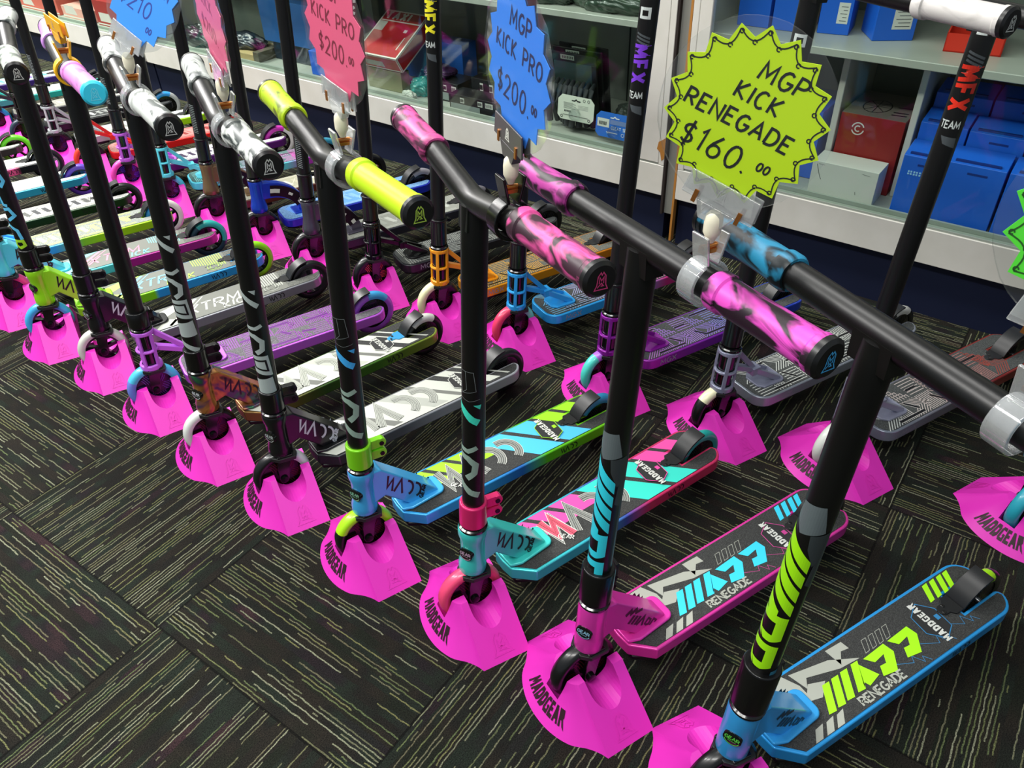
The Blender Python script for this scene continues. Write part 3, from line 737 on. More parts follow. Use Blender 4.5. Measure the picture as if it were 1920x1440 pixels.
def pr_xtrm(g, S, z, W):
    a, b = mat(S['c1'], .5), mat(S['c2'], .5); base = mat(S.get('c3', '7a7c74'), .65); dk = mat('55574f', .6)
    e = W - .006; f0, f1 = ztop(z), ztop(z + .0003)
    g.flat([(-.100, -.03), (-.130, -e), (-.475, -e), (-.475, e), (-.130, e)], base, f0)
    g.flat([(-.105, -.02), (-.200, -e), (-.245, -e), (-.110, .03)], a, f1); g.flat([(-.120, e), (-.220, e), (-.160, .01)], a, f1)
    g.ribbon([(-.16, e - .004), (-.25, -e + .004)], .008, b, f1); g.ribbon([(-.178, e - .004), (-.268, -e + .004)], .003, b, f1)
    write(g, 'XTRM', 0, 0, .040, .0055, b, lambda u, v: (-.210 - u, .026 - v, z + .0005), gap=.009, slant=.25)
    write(g, 'KICK', 0, 0, .026, .0045, a, lambda u, v: (-.300 - u, .046 - v, z + .0006), gap=.008, slant=.2)
    for i in range(14):
        x = -.385 - i * .0062
        y0 = -e + (0 if i > 3 else 0); g.ribbon([(x, -e), (x, min(e, -.012 + .003 * i))], .0026, a, f1)
    g.ribbon(arc(-.435, .022, .020, 0, 360, 14), .0015, a, ztop(z + .0006)); g.ribbon(arc(-.435, .022, .012, 0, 360, 12), .0015, a, ztop(z + .0006))
    for yy in (.010, .030): g.ribbon([(-.455, yy), (-.41, yy + .004)], .002, dk, ztop(z + .0008))
def pr_mgx(g, S, z, W):
    e = W - .007; dk = mat(S.get('slot', '0b0b0c'), .5); f0, f1 = ztop(z), ztop(z + .0003)
    c0, c1 = lin(S['c1']), lin(S['c2']); cache = {}
    x_a, x_b = S.get('front', -.07) - .012, S.get('tail', -.574) + .11
    def col(x):
        t = round(max(0, min(1, (x_a - x) / (x_a - x_b))) * 6) / 6
        if t not in cache:
            c = tuple(round(c0[i] + (c1[i] - c0[i]) * t, 4) for i in range(3)); cache[t] = mat(c, .45, .2)
        return cache[t]
    rnd = random.Random(S.get('seed', 3))
    nx = 9; dx = (x_a - x_b) / nx
    for i in range(nx):
        xa = x_a - i * dx; xm = xa - dx / 2; m = col(xm)
        for half in (-1, 1):
            k = (i * 2 + (half > 0) + S.get('seed', 3)) % 4
            y0, y1 = (-e, -.002) if half < 0 else (.002, e)
            if k == 0:
                for q in range(6): yy = y0 + (y1 - y0) * (q + .5) / 6; g.ribbon([(xa, yy), (xa - dx, yy)], .0020, m, f0)
            elif k == 1:
                for q in range(8): xx = xa - dx * (q + .5) / 8; g.ribbon([(xx, y0), (xx, y1)], .0021, m, f0)
            elif k == 2:
                for q in range(5):
                    t = (q + .6) / 5.6; g.ribbon([(xa - dx * .02, y0 + (y1 - y0) * t), (xa - dx * t, y0 + (y1 - y0) * t), (xa - dx * t, y1 if half > 0 else y1)], .0020, m, f0)
            else:
                for q in range(6):
                    t = q * dx / 6; g.ribbon([(xa - t, y0), (xa - t - dx * .55, (y0 + y1) / 2), (xa - t, y1)], .0019, m, f0)
    L = x_a - x_b
    for (t, y, l, a) in ((.10, e - .008, .20, 0), (.06, -e + .008, .16, 0), (.24, .006, .10, 62), (.34, -.020, .08, 0), (.42, .016, .10, 62), (.47, e - .010, .22, 0), (.50, -e + .010, .18, 0), (.60, -.008, .09, 58), (.72, .020, .09, 20), (.78, -.022, .16, 0)):
        ca, sa = math.cos(math.radians(a)), math.sin(math.radians(a)); x0 = x_a - t * L; l *= .38
        pts = [(x0, y), (x0 - l * ca, y + l * sa * .8)]
        g.ribbon(pts, .0085, col(x0), ztop(z + .0002)); g.ribbon(pts, .0062, dk, f1)
    emblem(g, x_b + .03, 0, .022, .002, col(x_b), ztop(z + .0005))
def pr_lines(g, S, z, W):
    e = W - .007; a, b = mat(S['c1'], .5), mat(S['c2'], .5); base = S.get('c3')
    f0, f1 = ztop(z), ztop(z + .0003)
    if base: g.flat([(-.09, -.03), (-.12, -e), (-.47, -e), (-.47, e), (-.12, e)], mat(base, .6), f0)
    for yy in (-e + .004, -e + .010, e - .010, e - .004): g.ribbon([(-.12, yy), (-.46, yy)], .0022, a, f1)
    for i in range(10):
        x = -.15 - i * .030; g.flat([(x, -.022), (x - .014, -.022), (x - .030, .022), (x - .016, .022)], b if i % 3 else a, f1)
    for i in range(5): g.ribbon([(-.14 - .06 * i, .030), (-.17 - .06 * i, -.028), (-.19 - .06 * i, .01)], .002, a, ztop(z + .0005))
    emblem(g, -.44, 0, .024, .0022, a, ztop(z + .0006))

# ------------------------------------------------------------------ printed bars
def bp_renegade(d, f, B):
    m = mat(B['c1'], .4); g1, g2 = mat('5c6668', .4), mat('32393b', .4); lo = mat(B['c2'], .4)
    st = .004
    def F(pts, mm):
        strip(d, pts, mm, f)
    F([(-.060, -.012), (-.066, .014), (-.030, .022), (-.020, -.004), (-.040, -.016)], g1)
    F([(-.024, .008), (-.030, .030), (.014, .036), (.020, .020), (-.004, .010)], g2); F([(.020, .022), (.012, .036), (.060, .034), (.050, .020)], g2)
    for k in range(4):
        u0 = -.006 + k * .024
        F([(u0 - .020, -.020), (u0, -.020), (u0 + .038, .018), (u0 + .020, .018)], m)
    F([(.074, -.022), (.098, -.022), (.118, .004), (.100, .004)], m)
    for k in range(2):
        u0 = .108 + k * .052
        for pts in ([(u0, -.020), (u0 + .012, -.020), (u0 + .012, .018), (u0, .018)], [(u0 + .012, .018), (u0 + .012, .006), (u0 + .046, .006), (u0 + .040, .018)],
                    [(u0 + .034, .006), (u0 + .034, -.010), (u0 + .046, -.004), (u0 + .046, .006)], [(u0 + .018, -.020), (u0 + .036, -.020), (u0 + .046, -.006), (u0 + .034, -.010)]): F(pts, m)
    for k in range(4): F([(.208 + k * .0145, .020), (.218 + k * .0145, .020), (.2165 + k * .0145, .030), (.2065 + k * .0145, .030)], lo)
def strip(d, pts, m, f, n=14):
    """cut a convex 2D outline into n strips across v so that it bends with the surface"""
    vs = [p[1] for p in pts]; v0, v1 = min(vs), max(vs)
    def span(v):
        xs = []
        for a, b in zip(pts, pts[1:] + pts[:1]):
            if abs(a[1] - b[1]) < 1e-9:
                if abs(a[1] - v) < 1e-7: xs += [a[0], b[0]]
            elif min(a[1], b[1]) - 1e-9 <= v <= max(a[1], b[1]) + 1e-9: xs.append(a[0] + (b[0] - a[0]) * (v - a[1]) / (b[1] - a[1]))
        return (min(xs), max(xs)) if xs else None
    pv = sorted(set([v0 + (v1 - v0) * i / n for i in range(n + 1)] + vs)); rows = [(v, span(v)) for v in pv]; rows = [r for r in rows if r[1]]
    for (va, sa), (vb, sb) in zip(rows, rows[1:]): d.flat([(sa[0], va), (sa[1], va), (sb[1], vb), (sb[0], vb)], m, f)
def bp_pro(d, f, B):
    c1, g1, ln = mat(B['c1'], .35), mat('8fa89a', .35), mat('6a7070', .4)
    st = .004
    d.ribbon([(-.052, -.012), (-.052, .012), (-.020, .016), (-.014, -.006), (-.052, -.012)], .0008, ln, f, step=st)
    d.ribbon([(-.052, .000), (-.022, .002), (-.014, -.006)], .0008, ln, f, step=st); d.ribbon([(-.008, -.020), (-.002, .006), (-.006, .022)], .0008, ln, f, step=st)
    d.ribbon([(.006, -.018), (.016, -.004), (.030, .010), (.036, .020)], .011, c1, f, step=st); strip(d, [(.004, .012), (.004, .024), (.012, .022)], c1, f)
    write(d, 'PRO', .030, -.027, .012, .0024, c1, f, gap=.004, step=st)
    d.ribbon([(.086, -.016), (.090, .004), (.082, .018)], .008, g1, f, step=st)
    d.ribbon([(.098, -.018), (.104, .004), (.116, .016), (.132, .014), (.144, .002)], .010, g1, f, step=st)
    d.ribbon([(.146, -.022), (.160, -.006), (.172, .008), (.178, .022)], .011, g1, f, step=st)
def bp_gear(d, f, B):
    m, dk = mat('aab6b2', .35), mat('0b0b0c', .4); st = .004
    d.ribbon([(-.010, -.016), (.006, .002), (.020, .018)], .009, m, f, step=st); strip(d, [(-.012, .006), (-.012, .018), (-.003, .016)], m, f)
    d.ribbon([(.062, -.014), (.064, .006), (.058, .018)], .007, m, f, step=st)
    d.ribbon([(.074, -.018), (.080, .002), (.092, .014), (.108, .012), (.116, .000)], .009, m, f, step=st)
    for u0 in (.122,): 
        strip(d, [(u0, -.018), (u0, .020), (u0 + .044, .024), (u0 + .036, -.016)], m, f); d.ribbon([(u0 + .010, -.012), (u0 + .010, .014), (u0 + .032, .016), (u0 + .026, -.008)], .0036, dk, lambda u, v: tuple(1.018 * c if i < 2 else c for i, c in enumerate(f(u, v))), closed=True, step=st)
    strip(d, [(.176, -.020), (.170, .022), (.204, .026), (.206, -.016)], m, f)
    d.ribbon([(.214, -.020), (.226, .000), (.240, .022)], .010, m, f, step=st)
def bp_slash(d, f, B):
    m = mat(B['c1'], .35); st = .004; e2 = mat(B['c2'], .4)
    if B.get('lines'):
        for k in range(13): d.ribbon([(-.095 + k * .0065, -.020), (-.092 + k * .0065, .002), (-.096 + k * .0065, .018)], .0030, m, f, step=st)
    for pts in ([(.000, -.018), (.022, -.004), (.030, .014)], [(.036, -.016), (.030, .008), (.052, .014), (.066, .004)], [(.078, -.012), (.110, -.006), (.112, .004)], [(.124, -.018), (.120, .004), (.138, .012), (.150, -.006)], [(.160, -.014), (.176, .006), (.200, .010)]):
        d.ribbon(pts, .0075, m, f, step=st)
    d.ribbon([(.204, -.008), (.204, .010), (.216, .012), (.222, .000), (.216, -.010)], .0070, e2, f, closed=True, step=st)
def bp_mfx(d, f, B):
    m, wh, g1 = mat(B['c1'], .35), mat('c8d0cc', .4), mat('4a5053', .35); st = .004
    d.ribbon([(-.058, -.008), (-.044, -.008), (-.044, .008), (-.058, .008)], .005, wh, f, closed=True, step=st)
    for k in range(3): d.ribbon([(-.018 + k * .006, -.012), (-.010 + k * .006, .014)], .0035, g1, f, step=st)
    h = .028
    write(d, 'MFX', .004, -.015, h, .0062, m, f, gap=.0085, xs=.78, slant=-.10, step=st)
    write(d, 'TEAM', .084, -.016, .012, .0022, wh, lambda u, v: f(.094 - (v + .016) * .9, (u - .084) * .75 - .017), gap=.002, step=st)
    strip(d, [(.106, -.010), (.108, .014), (.124, .016), (.118, -.004)], g1, f)
def bp_steer(d, f, B):
    m = mat('9aa4a4', .4); st = .004
    for k in range(16): d.ribbon([(.0 + k * .0055, -.008), (.004 + k * .0055, .006)], .0016, m, f, step=st)

# ------------------------------------------------------------------ what each scooter looks like
alu = lambda h, r=.30, mt=.25, ct=.3: mat(h, r, mt, ct)
PK, TEAL, SKY, LIME, LILAC, BLUE = 'ee3fb8', '45d8cf', '45b4f2', '9be81e', 'c869e8', '3aaaf0'
blk = alu('101113', .32); clampB = mat('0c0c0d', .28, .2, .3)
def grips(a, b, bias=.5, cap=None, logo='b8bcb8', **k):
    return dict(mat=marble_mat(a, b, bias=bias), capmat=cap or mat('121213', .35), logo=logo, **k)
FRONT = 'kick scooters in the front row'; BACK = 'kick scooters in the back row by the cabinet'
Y = [0, .242, .480, .7225, .974, 1.206, 1.447, 1.694, 1.930, 2.172, 2.412, 2.655, 2.940, 3.195, 3.440]
X = [-.007, .0065, .0107, -.0077, -.0009, -.0097, .003, .0119, -.0068, 0, 0, 0, 0, 0, 0]
AS = [-.462, -.359, -.42, -.342, -.406, -.354, -.332, -.399, -.396, -.386, -.386, -.386, -.386, -.386, -.386]
AD = [-.365, -.32, -.27, -.298, -.266, -.225, -.345, -.30, -.32, -.34, -.34, -.34, -.34, -.34, -.34]
def G1(c, m=.3): return mat(c, .32, m, .25)
whg = lambda: grips('d4d8d2', '4a5250', .49)
FS = [
 dict(label='nearest front-row scooter, sky-blue deck, lime slanted lettering, straight crossbar', deck=G1('2c9fe8'), print=pr_renegade, c1='a4ee12', c2='2f7fb4', neck=dict(kind='straight', mat=alu('38a6ec'), badge='5fd04a', ink='12202a'), clamp=dict(kind='collar', mat=clampB, top=.305), wheel=dict(cols=('0c0c0d', '0c0c0d')), rear=dict(cols=('9fdc1a', '131313'), split=(70, 110)),
   bar=dict(kind='T', z=.778, print=bp_renegade, top=.52, th=.16, c1='a4ee12', c2='2f6f88', left=grips('2f9cc8', '0c1a20', .545, y=(.115, .250)), right=grips('45b8ee', '3aa6dc', .4, y=(.150, .252)))),
 dict(label='front-row scooter with hot-pink deck and cyan slanted lettering, straight black crossbar', deck=G1('e63aa6'), print=pr_renegade, c1='35cfee', c2='c0408c', neck=dict(kind='straight', mat=alu('ec3cb4'), badge='8fc0d8', ink='4a0c34'), clamp=dict(kind='collar', mat=clampB, top=.290), wheel=dict(cols=('0c0c0d', '0c0c0d')), rear=dict(cols=('121213', '121213')),
   bar=dict(kind='T', z=.782, half_r=.228, print=bp_renegade, top=.475, th=.16, c1='30d2e6', c2='c02aa8', left=grips('d850b4', '2a1c26', .53, y=(.122, .250), logo='3f9fd8'), right=grips('e850c4', '241420', .52, y=(.106, .234), logo='3f9fd8'))),
 dict(label='front-row scooter with turquoise head tube, pink clamp and pink-and-turquoise deck', deck=gradient_mat([(-.09, '45d8d8'), (-.24, '3fc4d8'), (-.31, '4a5fc0'), (-.37, 'd8306a'), (-.574, 'e63a6e')]), print=pr_kickpro, c1='f04ea6', c2='33d8c4', mcol='f0566e', neck=dict(kind='solid', mat=alu(TEAL), badge='c0a0b8'), clamp=dict(mat=alu('e0266e')), wheel=dict(cols=('f04a78', 'f04a78')), rear=dict(cols=('1f9a94', '1f9a94')),
   bar=dict(kind='Y', z=.788, print=bp_pro, top=.475, th=.42, c1='3fd8bc', left=grips('e85aa6', '5a2444', .50), right=grips('f05aa6', '38202c', .49, logo='c03a72'))),
 dict(label='front-row scooter with sky-blue head tube, lime clamp and lime-and-blue deck', deck=gradient_mat([(-.09, '3fb0f2'), (-.24, '3aa4e8'), (-.32, '2a70c8'), (-.38, '5fc81e'), (-.574, '7fdc1e')]), print=pr_kickpro, c1='9fe41e', c2='4cc0f4', neck=dict(kind='solid', mat=alu(SKY), badge='7fb89a'), clamp=dict(mat=alu('84dc1c')), wheel=dict(cols=('b4ee1a', '121310'), split=(20, 175), core2='5a1424'), rear=dict(cols=('2a7fa8', '151617'), split=(40, 140)),
   bar=dict(kind='Y', z=.788, print=bp_pro, top=.475, th=.55, c1='3fa8ea', left=grips('c2e41c', '6a7a14', .40, logo='9ab84a'), right=grips('bfe61a', 'a2c814', .34, logo='a4c44a'))),
 dict(label='front-row scooter with all-black neck and clamp and grey-and-white deck, white swirled grips', deck=gradient_mat([(-.09, '2a2c2e'), (-.25, '5a5c60'), (-.36, '9a9ca2'), (-.574, 'b0b2b8')]), print=pr_mono, c1='c4c7bc', c2='a8aba2', neck=dict(kind='solid', mat=blk, ink='c4c8cc', badge='a8b0b0'), clamp=dict(mat=clampB), wheel=dict(cols=('d8dcdc', '111112'), split=(84, 180)), rear=dict(cols=('1a1a1b', '1a1a1b')),
   bar=dict(kind='Y', z=.788, print=bp_gear, top=.475, th=.72, left=whg(), right=grips('d8dcd6', '3a4240', .49))),
 dict(label='front-row scooter with oil-slick rainbow head tube and white patterned deck', deck=gradient_mat([(-.09, '8a6a3a'), (-.25, '3c5a2a'), (-.40, '4a7a2a'), (-.574, 'a8b84a')], .6, .25), print=pr_mono, c1='ccd0c4', c2='b4b8ac', neck=dict(kind='solid', mat=oil_mat(), gusset=oil_mat(), badge='c8ccd0'), clamp=dict(mat=clampB), wheel=dict(cols=('dfe2dc', '121212'), split=(-30, 98)), rear=dict(cols=('d8dad2', '141415'), split=(55, 130)), pad=mat('3a9ad0', .3),
   bar=dict(kind='Y', z=.788, print=bp_gear, top=.51, th=.80, left=whg(), right=whg())),
 dict(label='front-row scooter with lilac open-frame neck and plain black bar, lilac grips', deck=G1('bf5cdc'), rounded=True, W=.058, tape='5a585c', print=pr_mgx, c1='8a3aa0', c2='a044b8', slot='5a1c72', seed=5, neck=dict(kind='truss', mat=alu(LILAC, .4, .0)), clamp=dict(kind='collar', mat=clampB, top=.262), wheel=dict(cols=('4fc6e8', '6f86e0'), split=(28, 200), core='1c1830', core2='6a4aa8'), rear=dict(cols=('3f9fd8', '9a50c8'), split=(80, 140), core='14161c'),
   bar=dict(kind='Y', z=.788, left=grips('c88ae0', '8f8a9c', .45), right=grips('e28ad8', '8f6a9a', .42, cap=mat('38d0ee', .4), logo='6fdcf0'))),
 dict(label='front-row scooter with black neck, white two-tone wheel and silver-grey deck', deck=G1('8f9296', .5), tape='5a5c56', print=pr_xtrm, c1='c4c8bc', c2='d8dcd0', c3='75776f', neck=dict(kind='solid', mat=blk, ink='c4c8cc', badge='a8b0b0'), clamp=dict(mat=clampB), wheel=dict(cols=('d6d6cc', 'c8c8be'), kind='spoke', core='1a1a1c'), rear=dict(cols=('161617', '161617'), kind='spoke', core='2a2a2c'),
   bar=dict(kind='Y', z=.780, left=whg(), right=grips('ccd4c8', '6a746c', .48), grip=(.115, .245))),
 dict(label='front-row scooter with lime-green head tube and blue wheel, blue-to-lime deck', deck=gradient_mat([(-.09, '8fe01e'), (-.26, '7fd81e'), (-.27, '2f9be8'), (-.574, '35a4ec')], .3, .3), tape='5a5c56', print=pr_xtrm, c1='b4e45a', c2='7fcdf0', c3='73776f', neck=dict(kind='solid', mat=alu(LIME), badge='4f8a3a'), clamp=dict(mat=clampB), wheel=dict(cols=('42aee6', '42aee6'), kind='spoke', core='121213'), rear=dict(cols=('8fdc1c', '8fdc1c'), kind='spoke', core='161617'),
   bar=dict(kind='Y', z=.788, print=bp_slash, top=.50, th=.95, c1='5fc4ee', c2='a4dc2a', left=grips('2a2c2e', '1a1b1c'), right=grips('2a2c2e', '1a1b1c'))),
 dict(label='front-row scooter with pale-cyan neck at the left edge, cyan-to-magenta deck', deck=gradient_mat([(-.09, '5fd8e4'), (-.28, '4fc8d8'), (-.30, 'a81e8a'), (-.574, 'b42a8a')], .3, .3), tape='5a5c56', print=pr_xtrm, c1='7fd4d8', c2='f08aa4', c3='757870', neck=dict(kind='solid', mat=alu('58d4ea'), badge='3a6a7a'), clamp=dict(mat=clampB), wheel=dict(cols=('e84a8a', 'e84a8a')), rear=dict(cols=('2aa8a0', '1c3c4a'), split=(60, 200), kind='spoke', core='18181a'),
   bar=dict(kind='Y', z=.788, print=bp_slash, lines=1, top=.60, th=1.0, c1='d8dcd8', c2='c4c8c8', left=grips('3a3c3e', '222324'), right=grips('3a3c3e', '222324'))),
 dict(label='front-row scooter with blue open-frame neck and blue-to-lime deck, blue rear wheel', deck=gradient_mat([(-.09, '38a6ee'), (-.22, '3aa8ee'), (-.30, '8fd43a'), (-.36, 'a4e41e'), (-.574, 'a8e822')], .3, .3), rounded=True, W=.058, tape='80867e', print=pr_lines, c1='d4ec7a', c2='e8ee9a', neck=dict(kind='truss', mat=alu('4ab4f4', .4, 0)), clamp=dict(kind='collar', mat=clampB), wheel=dict(cols=('2f8ad8', '2f8ad8')), rear=dict(cols=('2f8ed8', 'e8e8e0'), split=(-60, 115), kind='spoke', core='101018'),
   bar=dict(kind='Y', z=.788)),
 dict(label='front-row scooter with white line-patterned deck and dark green sides', deck=G1('1c3a1c', .4), tape='b0b2a8', print=pr_lines, c1='4a4c48', c2='26282c', c3='c4c6bc', neck=dict(kind='solid', mat=blk), clamp=dict(mat=clampB), wheel=dict(cols=('151515', '151515')), rear=dict(cols=('1a1a1b', '1a1a1b'), kind='spoke', core='101011'), bar=dict(kind='Y', z=.788)),
 dict(label='front-row scooter with cyan-sided pale deck and purple spoked rear wheel', deck=G1('2fa4c4'), tape='a4a8a0', print=pr_lines, c1='e0e4dc', c2='d0d4cc', c3='a8aaa2', neck=dict(kind='solid', mat=alu('3a9ad8')), clamp=dict(mat=clampB), wheel=dict(cols=('2f86d0', '2f86d0')), rear=dict(cols=('6a4ac8', '6a4ac8'), kind='spoke', core='241c2c'), bar=dict(kind='Y', z=.788)),
 dict(label='front-row scooter with pink-sided pale deck and black-and-white rear wheel', deck=gradient_mat([(-.09, 'f05a90'), (-.44, 'f05a90'), (-.46, '141416'), (-.574, '141416')], .2, .35), tape='b0b2a8', print=pr_lines, c1='d8dcd4', c2='c4c8c0', c3='b0b4aa', neck=dict(kind='solid', mat=alu('f05a90')), clamp=dict(mat=clampB), wheel=dict(cols=('d8d8d0', 'd8d8d0')), rear=dict(cols=('1a1c22', '1a1c22'), kind='spoke', core='9a9ca0'), bar=dict(kind='Y', z=.788)),
 dict(label='farthest front-row scooter at the left edge, lime-green spoked rear wheel', deck=G1('3a3c3a'), tape='a8aaa0', print=pr_lines, c1='d0d4cc', c2='b0b4ac', neck=dict(kind='solid', mat=alu(LIME)), clamp=dict(mat=clampB), wheel=dict(cols=('8fdc1c', '8fdc1c')), rear=dict(cols=('6ae02a', '6ae02a'), kind='spoke', core='2a1418'), bar=dict(kind='Y', z=.788)),
]
for i, s in enumerate(FS): s.update(o=(X[i], Y[i]), ad=AD[i], group=FRONT); s['as'] = AS[i]
RO = [(.787, -.226), (.739, .12), (.693, .369), (.663, .637), (.689, .923), (.665, 1.158), (.66, 1.402), (.655, 1.66), (.655, 1.905), (.647, 2.145), (.643, 2.40), (.639, 2.645), (.635, 2.90), (.631, 3.15), (.627, 3.40), (.623, 3.66), (.619, 3.93), (.615, 4.20)]
def mgx(c1, c2, sd, edge, tape='3a3d3c', **k):
    return dict(rounded=True, W=.058, front=-.078, tail=-.590, side=('8a8c96', 'MGX', -.120), tape=tape, print=pr_mgx, c1=c1, c2=c2, seed=sd, deck=edge, **k)
bk = dict(kind='T', z=.888)
def tb(c1=None, top=.80, **k):
    b = dict(kind='T', z=.888, left=grips('26282a', '141516'), right=grips('26282a', '141516')); b.update(k)
    if c1: b.update(print=bp_mfx, top=top, th=.55, c1=c1)
    else: b.update(print=bp_steer, top=.40, th=.9)
    return b
